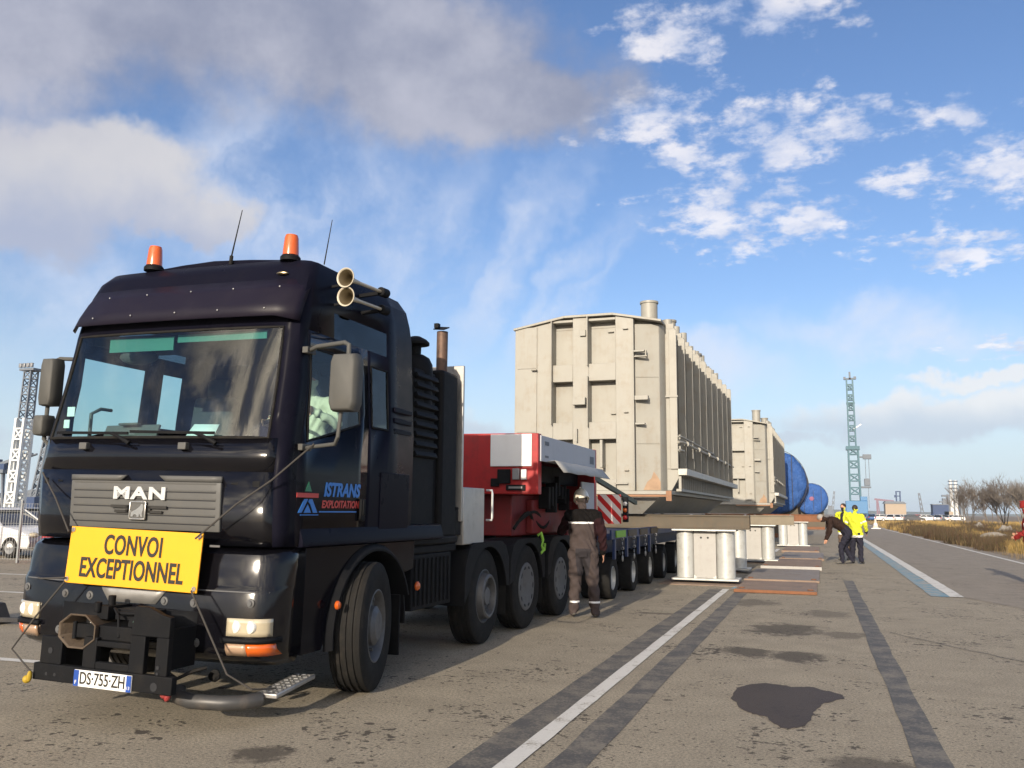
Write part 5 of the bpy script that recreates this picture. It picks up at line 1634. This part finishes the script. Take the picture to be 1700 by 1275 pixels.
    cloth = ~np.isin(TG[kv], [2, 3])
    nrm = np.zeros(n * 3); me.vertices.foreach_get('normal', nrm); nrm = nrm.reshape(-1, 3)
    f1 = np.sin(co[:, 2] * 42 + 7 * np.sin(co[:, 0] * 11 + co[:, 1] * 9) + rs.rand() * 6) * .0070 + np.sin(co[:, 2] * 23 + co[:, 0] * 31 - co[:, 1] * 17) * .0065
    co = co + nrm * (f1 * cloth)[:, None]
    me.vertices.foreach_set('co', co.reshape(-1))
    pn = len(me.polygons)
    pc = np.zeros(pn * 3); me.polygons.foreach_get('center', pc); pc = pc.reshape(-1, 3)
    kp, tp = classify(pc)
    mi = TG[kp].copy()
    names = np.array([s_[5] for s_ in segs])
    for fn, val in stripes:
        mi[fn(pc, names[kp], tp, mi)] = val
    me.polygons.foreach_set('material_index', mi.astype(np.int32))
    me.polygons.foreach_set('use_smooth', [True] * pn)
    me.update()
    o = bpy.data.objects.new('body', me); COL.objects.link(o); o.parent = root
    if eyes:
        e = MB()
        for s_ in (-1, 1): e.ell(hed + hx * s_ * .032 + face * .088 + hd * .018, (.011, .006, .007), 8, 6, eul)
        e.build('eyes', K['dark'], root)
    if hair:
        h = MB()
        h.ell(hed + hd * .052 - face * .016, (.084, .098, .094), 18, 11, eul)
        ho = h.build('hair', hair, root)
        # keep only the part above the hairline
        bm = bmesh.new(); bm.from_mesh(ho.data)
        bmesh.ops.bisect_plane(bm, geom=bm.verts[:] + bm.edges[:] + bm.faces[:], plane_co=hed + hd * .045 + face * .03, plane_no=(-hd + face * .75).normalized(), clear_outer=True)
        bm.to_mesh(ho.data); bm.free()
    if helmet:
        h = MB()
        Mt = Matrix.Translation(hed + hd * .055) @ Mh.to_4x4(); h.T = Mt
        rings = []
        for r, z in ((.128, -.012), (.122, 0), (.118, .04), (.105, .085), (.078, .122), (.042, .143), (.012, .148)):
            rings.append([(r * .93 * math.cos(2 * math.pi * i / 24), r * 1.08 * math.sin(2 * math.pi * i / 24) + (.035 * max(0, math.sin(2 * math.pi * i / 24)) if z < .0 else 0), z) for i in range(24)])
        h.loft(rings)
        h.box((0, 0, .135), (.03, .20, .02)); h.box((0, -.118, -.02), (.10, .02, .035))
        h.build('helmet', helmet, root, bevel=.004)
    tag(root, label, 'person', group)
    return root


def stand(**kw):
    J = dict(pelvis=(0, 0, .94), waist=(0, .005, 1.10), chest=(0, 0, 1.32), neck=(0, .0, 1.50), head=(0, .015, 1.64),
             hipL=(-.10, 0, .90), hipR=(.10, 0, .90), kneeL=(-.115, .015, .49), kneeR=(.115, .015, .49), ankleL=(-.13, -.02, .10), ankleR=(.13, -.02, .10),
             toeL=(-.15, .13, .042), toeR=(.15, .13, .042), shoulderL=(-.195, 0, 1.43), shoulderR=(.195, 0, 1.43), elbowL=(-.25, -.02, 1.15), elbowR=(.25, -.02, 1.15),
             wristL=(-.255, .06, .92), wristR=(.255, .06, .92))
    J.update(kw); return J


O_ = K
# worker at the gooseneck controls, seen from behind
def dark_seat(p, nm, t, mi): return (np.abs(p[:, 0]) < .10 + .14 * np.clip(p[:, 2] - .76, -.2, .06)) & (p[:, 2] > .58) & (p[:, 2] < .97) & (p[:, 1] < .05) & np.isin(mi, [0, 1])
st_w = [(lambda p, nm, t, mi: np.isin(nm, ['upper', 'yokeL', 'yokeR']) & (p[:, 2] > 1.345) & (p[:, 2] < 1.535), 5),
        (lambda p, nm, t, mi: np.isin(nm, ['torso', 'upper', 'yokeL', 'yokeR']) & (p[:, 2] > 1.325) & (p[:, 2] < 1.348), 6),
        (lambda p, nm, t, mi: np.isin(nm, ['shinL', 'shinR']) & (p[:, 2] > .205) & (p[:, 2] < .235), 6),
        (dark_seat, 7),
        (lambda p, nm, t, mi: np.isin(nm, ['forearmR', 'forearmL']) & (t > .9), 5)]
build_person('person', 'worker in brown overalls and silver hard hat, back turned, at the red gooseneck', (-3.34, 12.62, 0), R_(13),
             stand(wristL=(-.30, .42, 1.30), elbowL=(-.33, .20, 1.20), handL=(-.1, .8, .3), palmL=(0, 0, -1), wristR=(.285, .03, .93), elbowR=(.275, -.04, 1.16), ankleR=(.17, -.03, .10), kneeR=(.135, .03, .49), toeR=(.20, .11, .042), ankleL=(-.14, .02, .1), toeL=(-.17, .17, .042),
                   head=(-.02, .05, 1.63), face=(-.12, 1, 0), bulk=1.2, shoulder_side=(1, .06, 0)),
             [K['overall'], K['overall'], K['skin'], K['shoe'], K['overall_red'], K['overall_black'], K['reflective'], mat('overall_stain', (.026, .022, .026), .9, bump=.6, bs=11)],
             .0085, 1.03, stripes=st_w, hair=K['hair'], helmet=K['helmet'], eyes=False)
# man in red at the right edge
build_person('person', 'man in red coveralls and red helmet at the right edge of the road', (4.50, 22.75, 0), R_(70),
             stand(elbowL=(-.30, .02, 1.16), wristL=(-.20, .24, 1.02), elbowR=(.29, .02, 1.16), wristR=(.15, .25, 1.08), handL=(.4, .6, -.1), handR=(-.5, .5, 0), head=(0, .03, 1.64), bulk=1.1),
             [K['red_cloth'], K['red_cloth'], K['skin'], K['shoe'], K['red_cloth'], K['reflective']], .011, 1.03,
             stripes=[(lambda p, nm, t, mi: np.isin(nm, ['uparmL', 'uparmR']) & (t > .45) & (t < .68), 5), (lambda p, nm, t, mi: np.isin(nm, ['shinL', 'shinR']) & (t > .62) & (t < .72), 5)],
             hair=K['hair'], helmet=K['red_cloth'])
# bending man
build_person('person', 'man in a dark brown jacket bending down beside the steel plates', (.60, 29.1, 0), R_(98),
             stand(pelvis=(0, -.16, .90), waist=(0, -.05, 1.05), chest=(0, .20, 1.23), neck=(0, .40, 1.30), head=(0, .54, 1.33), face=(0, .75, -.75), hipL=(-.1, -.16, .88), hipR=(.1, -.16, .88),
                   kneeL=(-.13, .06, .50), kneeR=(.13, -.10, .48), ankleL=(-.14, .03, .10), ankleR=(.14, -.28, .12), toeL=(-.15, .19, .042), toeR=(.16, -.12, .042), shoulderL=(-.19, .33, 1.25), shoulderR=(.19, .33, 1.25),
                   elbowL=(-.24, .36, .96), elbowR=(.24, .34, .96), wristL=(-.18, .44, .74), wristR=(.18, .42, .72), bulk=1.1),
             [K['dark_brown_cloth'], K['navy_cloth'], K['skin'], K['shoe'], K['dark_brown_cloth']], .011, 1.05, hair=K['hair_grey'])
hv = [K['hivis'], K['navy_cloth'], K['skin'], K['shoe'], K['hivis'], K['navy_cloth'], K['reflective']]
st_h = [(lambda p, nm, t, mi: np.isin(nm, ['hips', 'thighL', 'thighR', 'torso']) & (p[:, 2] > .80), 0), (lambda p, nm, t, mi: np.isin(nm, ['hips', 'thighL', 'thighR', 'torso']) & (p[:, 2] > .80) & (p[:, 2] < .86), 6),
    (lambda p, nm, t, mi: np.isin(nm, ['forearmL', 'forearmR']) & (t > .80), 5), (lambda p, nm, t, mi: np.isin(nm, ['uparmL', 'uparmR']) & (t > .55) & (t < .70), 6),
        (lambda p, nm, t, mi: np.isin(nm, ['hips', 'torso', 'thighL', 'thighR']) & (np.abs(np.abs(p[:, 0]) - .13) < .035) & (p[:, 2] > .87) & (p[:, 2] < .94), 5)]
build_person('person', 'man in closed yellow high visibility jacket and dark trousers, seen from behind', (1.02, 29.4, 0), R_(-20),
             stand(elbowL=(-.30, .04, 1.17), wristL=(-.22, .24, 1.02), elbowR=(.30, .0, 1.17), wristR=(.27, .16, .96), bulk=1.18, head=(0, .03, 1.64)),
             hv, .011, 1.02, stripes=st_h, hair=K['hair'])
build_person('person', 'man in open yellow high visibility jacket and tan trousers, facing the camera', (.74, 31.6, 0), R_(150),
             stand(elbowL=(-.29, .02, 1.17), wristL=(-.12, .22, 1.12), elbowR=(.29, .02, 1.17), wristR=(.12, .22, 1.08), handL=(.5, .5, 0), handR=(-.5, .5, 0), bulk=1.12),
             [K['hivis'], K['tan_cloth'], K['skin'], K['shoe'], K['hivis'], K['navy_cloth'], K['reflective']], .011, 1.06,
             stripes=st_h[:2] + [(lambda p, nm, t, mi: np.isin(nm, ['torso', 'upper', 'hips']) & (np.abs(p[:, 0]) < .05) & (p[:, 1] > .05) & (p[:, 2] > .9), 5)], hair=K['hair'])
# driver in the cab
build_person('person', 'driver in a pale shirt sitting in the truck cab behind the grey mirror', (-4.985 + .62, 5.4 + 1.38, 1.06), R_(180),
             stand(pelvis=(0, -.02, .94), waist=(0, .02, 1.08), chest=(0, -.0, 1.32), hipL=(-.1, .05, .93), hipR=(.1, .05, .93), kneeL=(-.13, .42, .95), kneeR=(.13, .42, .95), ankleL=(-.13, .5, .62), ankleR=(.13, .5, .62), toeL=(-.14, .62, .58), toeR=(.14, .62, .58),
                   elbowL=(-.33, .10, 1.24), wristL=(-.24, .30, 1.32), elbowR=(.28, .10, 1.16), wristR=(.16, .36, 1.22), handL=(.2, .8, .2), handR=(0, 1, 0), head=(0, .03, 1.62)),
             [K['shirt_pale'], K['navy_cloth'], K['skin'], K['shoe'], K['shirt_pale']], .012, 1.0, hair=K['hair'])


# ------------------------------------------------------------------ cars
def make_car(col_mat):
    c = empty('parked_car', (0, 0, 0))           # nose towards +X, origin on the ground in the middle
    side = [(-2.05, .35), (-2.08, .62), (-2.02, .90), (-1.2, .98), (.72, .95), (1.62, .80), (2.02, .66), (2.08, .45), (2.02, .28), (-1.95, .26)]
    b = MB()
    lo = []
    for yy, k in ((-.86, .965), (-.83, 1.0), (-.3, 1.01), (.3, 1.01), (.83, 1.0), (.86, .965)):
        lo.append([(x * (1 - (.03 if abs(yy) > .8 else 0)), yy, .60 + (z - .60) * k) for x, z in side])
    b.loft(lo); b.build('body', col_mat, c, bevel=.03, sharp=40)
    b = MB()
    up = lambda x0, x1, z, h: [(x0, -h, z), (x1, -h, z), (x1, h, z), (x0, h, z)]
    b.loft([up(-1.95, .80, .93, .80), up(-1.35, .05, 1.40, .62)]); b.build('windows', K['car_glass'], c, bevel=.03)
    b = MB(); b.loft([up(-1.42, .12, 1.395, .63), up(-1.30, .0, 1.46, .57)])
    b.build('roof', col_mat, c, bevel=.03)
    for s_ in (-1, 1):
        for q0, q1, w_ in (((-.55, s_ * .815, .94), (-.58, s_ * .64, 1.41), .07), ((.80, s_ * .79, .94), (.08, s_ * .62, 1.41), .06), ((-1.93, s_ * .79, .94), (-1.36, s_ * .62, 1.41), .10)):
            b = MB(); b.bar(q0, q1, w_, .03); b.build('pillar', col_mat, c)
    for x in (-1.28, 1.28):
        for s_ in (-1, 1):
            w = empty('wheel', (x, s_ * .78, .31)); w.parent = c
            b = MB(); b.lathe([(.2, -.10), (.29, -.10), (.31, -.07), (.31, .07), (.29, .10), (.2, .10)], axis=(0, s_, 0), n=24); b.build('tyre', K['rubber'], w)
            b = MB(); b.lathe([(.21, .08), (.19, .09), (.06, .07), (0, .08)], axis=(0, s_, 0), n=20); b.build('rim', K['steel'], w)
    for s_ in (-1, 1):
        b = MB(); b.ell((1.93, s_ * .62, .68), (.14, .17, .085), 12, 7); b.build('headlight', K['lamp_glass'], c)
        b = MB(); b.ell((-2.0, s_ * .68, .80), (.06, .12, .12), 10, 6); b.build('tail_light', K['red_lens'], c)
        b = MB(); b.ell((.62, s_ * .93, 1.0), (.07, .10, .07), 8, 6); b.build('mirror', col_mat, c)
    b = MB(); b.b2((2.05, -.45, .36), (2.085, .45, .50)); b.build('grille', K['black_plastic'], c, bevel=.01)
    return c


car_mats = [mat('car_white', (.70, .70, .69), .3, coat=.6, var=.03), mat('car_silver', (.40, .41, .42), .3, .5, coat=.6, var=.03), mat('car_red', (.40, .02, .02), .3, coat=.6, var=.03),
            mat('car_dark', (.03, .035, .045), .3, coat=.6, var=.03), mat('car_blue', (.03, .09, .25), .3, coat=.6, var=.03), mat('car_green', (.03, .16, .15), .3, coat=.6, var=.03)]
cars = [make_car(m_) for m_ in car_mats]


def put_car(i, x, y, rz, label, group, first=False):
    o = cars[i] if first else copy_tree(cars[i])
    o.location = (x, y, 0); o.rotation_euler = (0, 0, rz)
    tag(o, label, 'car', group)
    return o


G1, G2 = 'cars parked behind the mesh fence', 'cars parked far off on the horizon'
put_car(0, -23.9, 20.3, 0, 'white car parked just behind the mesh fence, nose to the right', G1, True)
put_car(2, -19.4, 20.3, 0, 'red car behind the fence, mostly hidden by the black truck', G1, True)
put_car(3, -29.2, 24.6, R_(8), 'dark car in the second row behind the white car', G1, True)
put_car(1, -33.0, 29.4, 0, 'silver car parked in the farthest row behind the fence', G1, True)
rnd = random.Random(17)
firsts = {4, 5}
names = {0: 'small white car parked in the far row on the horizon', 1: 'small silver car parked in the far row on the horizon', 2: 'small red car parked in the far row on the horizon',
         3: 'small dark car parked in the far row on the horizon', 4: 'small blue car parked in the far row on the horizon', 5: 'small green car parked in the far row on the horizon'}
for k in range(30):
    y = rnd.uniform(200, 250); r = .044 + .0030 * k + rnd.uniform(-.0007, .0007)
    i = rnd.choice([0, 0, 0, 1, 1, 3, 4, 2 if k % 3 == 0 else 0, 5 if k % 4 == 0 else 1])
    put_car(i, r * y, y, rnd.choice([0, math.pi, R_(75), R_(100)]), names[i], G2, i in firsts)
    firsts.discard(i)
for i in list(firsts):
    for ch in list(cars[i].children):
        for g2_ in list(ch.children): bpy.data.objects.remove(g2_)
        bpy.data.objects.remove(ch)
    bpy.data.objects.remove(cars[i])

# ------------------------------------------------------------------ mesh fence on the left
f = empty('mesh_fence', (-21.5, 17.9, 0))
tag(f, 'grey welded wire mesh fence in front of the parked cars', 'fence')
for i in range(6):
    x = -6.5 + i * 2.5
    b = MB(); b.b2((x - .03, -.03, 0), (x + .03, .03, 1.68)); b.build('post', K['wire'], f, bevel=.004)
    if i < 5:
        b = MB()
        for k in range(25): b.cyl((x + .05 + k * .1, 0, .08), (x + .05 + k * .1, 0, 1.60), .0035, n=5)
        for z in (.10, .42, .74, 1.06, 1.38, 1.59): b.cyl((x + .03, .006, z), (x + 2.47, .006, z), .005, n=5)
        b.build('wire_panel', K['wire'], f)
t = empty('barrier_foot', (-10.62, 8.62, 0)); tag(t, 'black rubber foot block with a low dark bar at the left edge', 'barrier')
b = MB(); b.prism([(-.45, 0), (.45, 0), (.30, .26), (-.45, .32)], 'y', -.28, .28); b.build('foot_block', K['asphalt_block'], t, bevel=.02)
b = MB(); b.bar((.2, .05, .06), (2.2, .65, .06), .06); b.build('bar', K['asphalt_block'], t, bevel=.006)


# ------------------------------------------------------------------ port cranes and plant far away
def lattice(b, base, top, w0, w1, n, r, turns=True):
    base, top = Vector(base), Vector(top)
    for i in range(n):
        a, c = base.lerp(top, i / n), base.lerp(top, (i + 1) / n)
        wa, wc = (w0 + (w1 - w0) * i / n) / 2, (w0 + (w1 - w0) * (i + 1) / n) / 2
        A = [a + Vector((sx * wa, sy * wa, 0)) for sx, sy in ((-1, -1), (1, -1), (1, 1), (-1, 1))]
        Cc = [c + Vector((sx * wc, sy * wc, 0)) for sx, sy in ((-1, -1), (1, -1), (1, 1), (-1, 1))]
        for k in range(4):
            b.bar(A[k], Cc[k], r * 1.6)
            b.bar(A[k], A[(k + 1) % 4], r)
            b.bar(A[k], Cc[(k + 1) % 4] if (i + k) % 2 else Cc[k - 1], r)


c = empty('harbour_crane', (9.35, 260, 0)); tag(c, 'tall teal lattice harbour crane tower standing alone beyond the workers', 'crane')
b = MB(); lattice(b, (0, 0, 5), (0, 0, 19.8), 2.7, 2.5, 8, .28); b.b2((-1.9, -1.7, 19.2), (1.7, 1.7, 20.2)); b.build('tower', K['teal'], c)
b = MB(); lattice(b, (-.1, 0, 20.2), (-.1, 0, 39.2), 1.8, 1.6, 13, .23); b.b2((-1.2, -1.0, 32.2), (1.0, 1.0, 32.7)); b.build('jib', K['teal'], c)
b = MB(); b.bar((-1.6, 0, 39.4), (1.5, 0, 39.4), .5); b.bar((0, 0, 39.2), (0, 0, 41.4), .5); b.b2((-1.7, -.4, 39.2), (-1.1, .4, 40.0)); b.b2((1.0, -.4, 39.2), (1.7, .4, 40.0)); b.build('sheave_head', K['far_grey'], c)
b = MB(); b.b2((-2.6, -2.5, 1.6), (3.0, 2.5, 5.0)); b.b2((1.2, -2.0, 5.0), (3.0, 2.0, 6.2)); b.build('machinery_house', K['crane_blue'], c, bevel=.1)
b = MB()
for sx in (-2.8, 2.6):
    for sy in (-2.4, 2.4): b.b2((sx - .4, sy - .5, 0), (sx + .4, sy + .5, 1.6))
b.b2((-3.2, -2.6, 1.3), (3.2, 2.6, 1.6)); b.build('chassis', K['teal'], c, bevel=.05)
b = MB(); b.b2((2.4, -.7, 16.6), (4.6, .7, 17.9)); b.bar((1.4, 0, 17.2), (2.5, 0, 17.2), .4); b.build('lamp_platform', K['far_grey'], c, bevel=.05)
b = MB(); b.b2((2.5, -.8, 9.2), (4.0, .8, 11.2)); b.bar((1.4, 0, 8.8), (4.2, 0, 8.8), .5); b.build('operator_cabin', K['far_grey'], c, bevel=.1)
b = MB()
for x in (3.0, 3.9): b.cyl((x, 0, 11.2), (x, 0, 16.6), .07, n=5)
b.cyl((3.5, 0, 3), (3.5, 0, 9), .06, n=5); b.build('cable', K['far_grey'], c)
b = MB(); b.bar((0, 0, 24.8), (2.4, 0, 26.4), .3); b.build('stay', K['crane_white'], c)

c = empty('lattice_crane', (-138.8, 120, 0)); tag(c, 'white lattice crane mast with floodlights on top, left of the truck', 'crane')
b = MB(); lattice(b, (-.6, 0, 0), (.1, 0, 17.5), 2.1, 1.9, 9, .30); b.b2((-1.45, -.7, .2), (-.75, .7, 17.0)); b.build('lower_mast', K['crane_white'], c)
b = MB(); lattice(b, (.3, 0, 17.5), (.6, 0, 26.4), 1.7, 1.6, 6, .15); b.build('upper_mast', K['far_grey'], c)
b = MB(); b.b2((-1.1, -1.2, 26.4), (2.4, 1.2, 26.8)); b.bar((-1.1, -1.2, 27.6), (2.4, -1.2, 27.6), .1); b.build('platform', K['far_grey'], c)
for x in (-1.0, -.1, .8, 1.7):
    b = MB(); b.b2((x, -1.5, 26.9), (x + .6, -1.1, 27.7)); b.build('floodlight', K['steel'], c, bevel=.05)
c = empty('lattice_crane', (-166, 150, 0)); tag(c, 'thin dark leaning crane boom right behind the white mast', 'crane')
b = MB(); lattice(b, (-2.2, 0, 2), (.8, 0, 20.5), 1.5, 1.0, 12, .22); b.build('boom', K['far_grey'], c)
b = MB(); b.b2((-4.2, -2, 0), (-.2, 2, 3.4)); b.b2((-4.6, -2.2, 0), (.4, 2.2, 1.0)); b.build('cab', K['far_navy'], c, bevel=.1)
c = empty('ship_loader', (-186, 152, 0)); tag(c, 'grey blue ship loader with a slanting boom at the far left edge', 'crane')
b = MB()
for x in (-8, -3, 2, 6): b.bar((x, 0, 0), (x * .8, 0, 9), .5); b.bar((x, 3, 0), (x * .8, 3, 9), .5)
b.b2((-8, -1, 9), (6, 4, 9.8)); b.build('portal', K['far_grey'], c)
b = MB(); lattice(b, (-12, 1.5, 7.5), (12, 1.5, 13.5), 1.4, 1.2, 10, .25); b.build('boom', K['far_grey'], c)
b = MB(); b.b2((-5, -1, 9.8), (1, 3, 12.4)); b.b2((2, 0, 9.8), (5, 3, 11.2)); b.build('machine_room', K['far_navy'], c, bevel=.1)
for k in range(5):
    t = empty('storage_shed', (-205 + k * 9.5, 175 + k * 3, 0)); tag(t, ['pale', 'grey', 'blue grey', 'white', 'beige'][k] + ' low port shed behind the parked cars at the far left', 'shed')
    b = MB(); b.b2((-4, -5, 0), (4, 5, 3.5 + (k % 3))); b.build('walls', [K['crane_white'], K['far_grey'], K['far_navy'], K['crane_white'], K['far_beige']][k], t)
    h = 3.5 + (k % 3); b = MB(); b.prism([(-4.3, h), (4.3, h), (0, h + 1.2)], 'y', -5.2, 5.2); b.build('roof', K['far_grey'], t)

t = empty('silo_building', (31, 420, 0)); tag(t, 'beige industrial hall with conveyor and twin towers on its roof', 'building')
b = MB(); b.b2((-4, -5, 0), (4.3, 5, 6.0)); b.build('walls', K['far_beige'], t)
b = MB(); b.prism([(-4.6, 6.0), (4.6, 6.0), (3.6, 6.9), (-3.8, 7.2)], 'y', -5.3, 5.3); b.build('roof', K['far_grey'], t)
b = MB(); b.bar((1.0, 0, 6.9), (1.0, 0, 11.6), .55); b.bar((2.5, 0, 6.9), (2.6, 0, 11.6), .55); b.bar((1.0, 0, 11.4), (2.6, 0, 11.4), .4); b.bar((1.0, 0, 9.4), (2.6, 0, 9.4), .4); b.b2((.2, -.5, 8.8), (1.2, .5, 9.8)); b.build('roof_tower', K['far_navy'], t)
b = MB(); b.bar((-7.0, 0, 0), (-7.0, 0, 7.6), .7); b.bar((-6.0, 0, 0), (-6.6, 0, 7.4), .4); b.bar((-8, 0, 8.0), (0, 0, 7.1), .8); b.build('conveyor', mat('mauve_steel', (.20, .13, .17), .7), t)
t = empty('lattice_mast', (41.8, 420, 0)); tag(t, 'thin grey lattice mast standing between the hall and the blue shed', 'mast')
b = MB(); lattice(b, (.6, 0, 0), (-.6, 0, 10.8), 1.1, .6, 10, .16); b.build('mast', K['far_grey'], t)
b = MB(); b.b2((-.2, -1.4, 0), (1.5, 1.4, .8)); b.build('footing', K['far_beige'], t)
t = empty('lattice_mast', (5.7, 420, 0)); tag(t, 'tiny far crane mast seen just right of the smaller blue drum', 'mast')
b = MB(); lattice(b, (-.8, 0, 0), (.6, 0, 11.5), 1.0, .5, 10, .16); b.build('mast', K['far_grey'], t)
b = MB(); b.b2((-2.4, -1, 1), (-.4, 1, 5.0)); b.build('cab', K['far_grey'], t)
t = empty('blue_shed', (49, 420, 0)); tag(t, 'dark blue flat roofed shed left of the chimneys', 'building')
b = MB(); b.b2((-3, -4, 0), (3.2, 4, 5.6)); b.build('walls', K['far_navy'], t)
b = MB(); b.b2((-3.2, -4.2, 5.6), (3.4, 4.2, 5.95)); b.build('roof', K['far_grey'], t)
t = empty('process_plant', (54.6, 420, 0)); tag(t, 'dark process plant with two tall pale chimneys beside bare trees', 'factory')
b = MB()
for x, z0, z1 in ((-3.5, 0, 8.5), (-1.6, 0, 10.2), (0, 0, 9), (3.2, 0, 9.6)): b.b2((x - .8, -1.5, z0), (x + .8, 1.5, z1))
b.b2((-5.4, -1.2, 6.6), (-2.6, 1.2, 7.3)); b.b2((-4.4, -1.2, 9.2), (4.2, 1.2, 10)); b.build('structure', K['far_grey'], t)
for x, h in ((-.9, 16.4), (1.0, 16.2)):
    b = MB(); b.lathe([(.75, 0), (.62, h), (.45, h)], (x, -2, 0), n=14); ch = b.build('chimney', K['crane_white'], t)
    for z in (11, 12.6, 14.2, 15.6):
        b = MB(); b.lathe([(.66, z), (1.0, z), (1.0, z + .45), (.66, z + .45)], (x, -2, 0), n=14); b.build('gallery', K['far_grey'], ch)
b = MB(); b.b2((-4.2, -4, 0), (-.8, -2.8, 2.8)); b.build('annex', K['far_beige'], t)

# far shore line
b = MB(); rnd = random.Random(2); vs = []
for i in range(140):
    x = -2800 + i * 40; h = 4.0 + 3.5 * rnd.random() + 2.5 * math.sin(i * .3)
    vs += [(x, 1700, -1), (x, 1700, h), (x, 1760, -1)]
b.add(vs, [q_ for i in range(139) for q_ in ((3 * i, 3 * i + 3, 3 * i + 4, 3 * i + 1), (3 * i + 1, 3 * i + 4, 3 * i + 5, 3 * i + 2))])
tag(b.build('hills', mat('far_shore', (.07, .085, .09), .9), sharp=180), kind='structure')


# ------------------------------------------------------------------ bare trees
def bare_tree(x, y, h, seed, label, m_, spread=.42):
    rs = random.Random(seed); t = empty('bare_tree', (x, y, 0))
    tr, cr = MB(), MB()

    def grow(b, p, d, ln, r, depth):
        n = 3; pts, rr = [p], [r]; q_ = p
        for i in range(n):
            d = (d + Vector((rs.gauss(0, .12), rs.gauss(0, .12), .10))).normalized(); q_ = q_ + d * ln / n
            pts.append(q_); rr.append(r * (1 - .45 * (i + 1) / n))
        b.tube(pts, rr, 5 if depth == 0 else 3, caps=False)
        if depth >= 4 or ln < .22: return
        kids = rs.randint(3, 5) if depth else rs.randint(5, 7)
        for k in range(kids):
            f_ = rs.uniform(.35, 1.0); base_ = pts[0].lerp(pts[-1], f_) if depth else pts[min(n, int(f_ * n) + 1)]
            ax = Vector((rs.gauss(0, 1), rs.gauss(0, 1), rs.gauss(0, .3))).normalized()
            nd = (d + ax * rs.uniform(.30, .85) * (spread / .42)).normalized()
            grow(cr, base_, nd, ln * rs.uniform(.52, .78), max(.011, r * .5), depth + 1)
    for s_ in range(rs.randint(3, 5)):
        d = Vector((rs.gauss(0, .22), rs.gauss(0, .22), 1)).normalized()
        grow(tr, Vector((rs.gauss(0, .18), rs.gauss(0, .18), 0)), d, h * rs.uniform(.40, .52), h * .013, 0)
    tr.build('trunk', m_, t, fix=False, sharp=180); cr.build('crown', m_, t, fix=False, sharp=180)
    return tag(t, label, 'tree', 'bare winter trees right of the road')


bare_tree(17.3, 124, 4.9, 1, 'bare leafless tree just right of the chimneys, leftmost of the tree line', K['bark'])
bare_tree(18.4, 128, 5.2, 2, 'bare tree second from the left in the tree line', K['bark_pale'])
bare_tree(19.6, 122, 4.2, 3, 'low bare tree in the gap between the two groups of trees', K['bark'])
bare_tree(20.9, 121, 5.4, 4, 'tall bare tree at the left of the right hand group', K['bark'])
bare_tree(22.2, 126, 5.9, 5, 'tallest bare tree in the middle of the right hand group', K['bark'])
bare_tree(22.6, 117, 5.1, 6, 'bare tree left of the red helmeted man', K['bark_pale'])
bare_tree(24.5, 124, 5.3, 8, 'bare tree standing behind the red helmeted man at the right edge', K['bark'])


def rock(x, y, r, seed, label):
    rs = random.Random(seed); b = MB(); b.ell((0, 0, r[2] * .5), r, 10, 7)
    b.v = [(p[0] * rs.uniform(.8, 1.15), p[1] * rs.uniform(.8, 1.15), max(0, p[2] * rs.uniform(.8, 1.15))) for p in b.v]
    tag(b.build('boulder', K['stone'], None, loc=(x, y, 0), sharp=25), label, 'rock', 'pale rocks on the verge')


rock(13.6, 77, (.7, .5, .5), 1, 'large pale rock on the verge near the red helmeted man')
rock(15.2, 100, (.5, .4, .5), 2, 'small pale rock below the bare trees')
rock(10.9, 66, (.9, .4, .25), 3, 'long flat pale rock lying in the scrub')
t = empty('road_cone', (5.35, 98, 0)); tag(t, 'pale road cone standing at the far end of the road', 'cone')
b = MB(); b.b2((-.45, -.45, 0), (.45, .45, .08)); b.build('base', K['white_paint'], t, bevel=.02)
b = MB(); b.lathe([(.30, .08), (.26, .2), (.12, .75), (.09, 1.05), (0, 1.06)], n=18); co_ = b.build('cone', mat('faded_cone', (.62, .52, .40), .6), t)
b = MB(); b.lathe([(.215, .36), (.22, .365), (.165, .58), (.16, .58)], n=18); b.build('band', K['reflective'], co_)


# ------------------------------------------------------------------ thin air between the viewer and the far port
M_haze = bpy.data.materials.new('haze'); M_haze.use_nodes = True
_t = M_haze.node_tree; _t.nodes.clear()
_v = _t.nodes.new('ShaderNodeVolumePrincipled')
_v.inputs['Color'].default_value = (.74, .86, 1.0, 1); _v.inputs['Density'].default_value = .00022
_v.inputs['Anisotropy'].default_value = 0.0
_o = _t.nodes.new('ShaderNodeOutputMaterial'); _t.links.new(_v.outputs[0], _o.inputs['Volume'])
b = MB(); b.b2((-3100, -450, -3), (3100, 4600, 46))
haze = tag(b.build('haze', M_haze), kind='stuff')
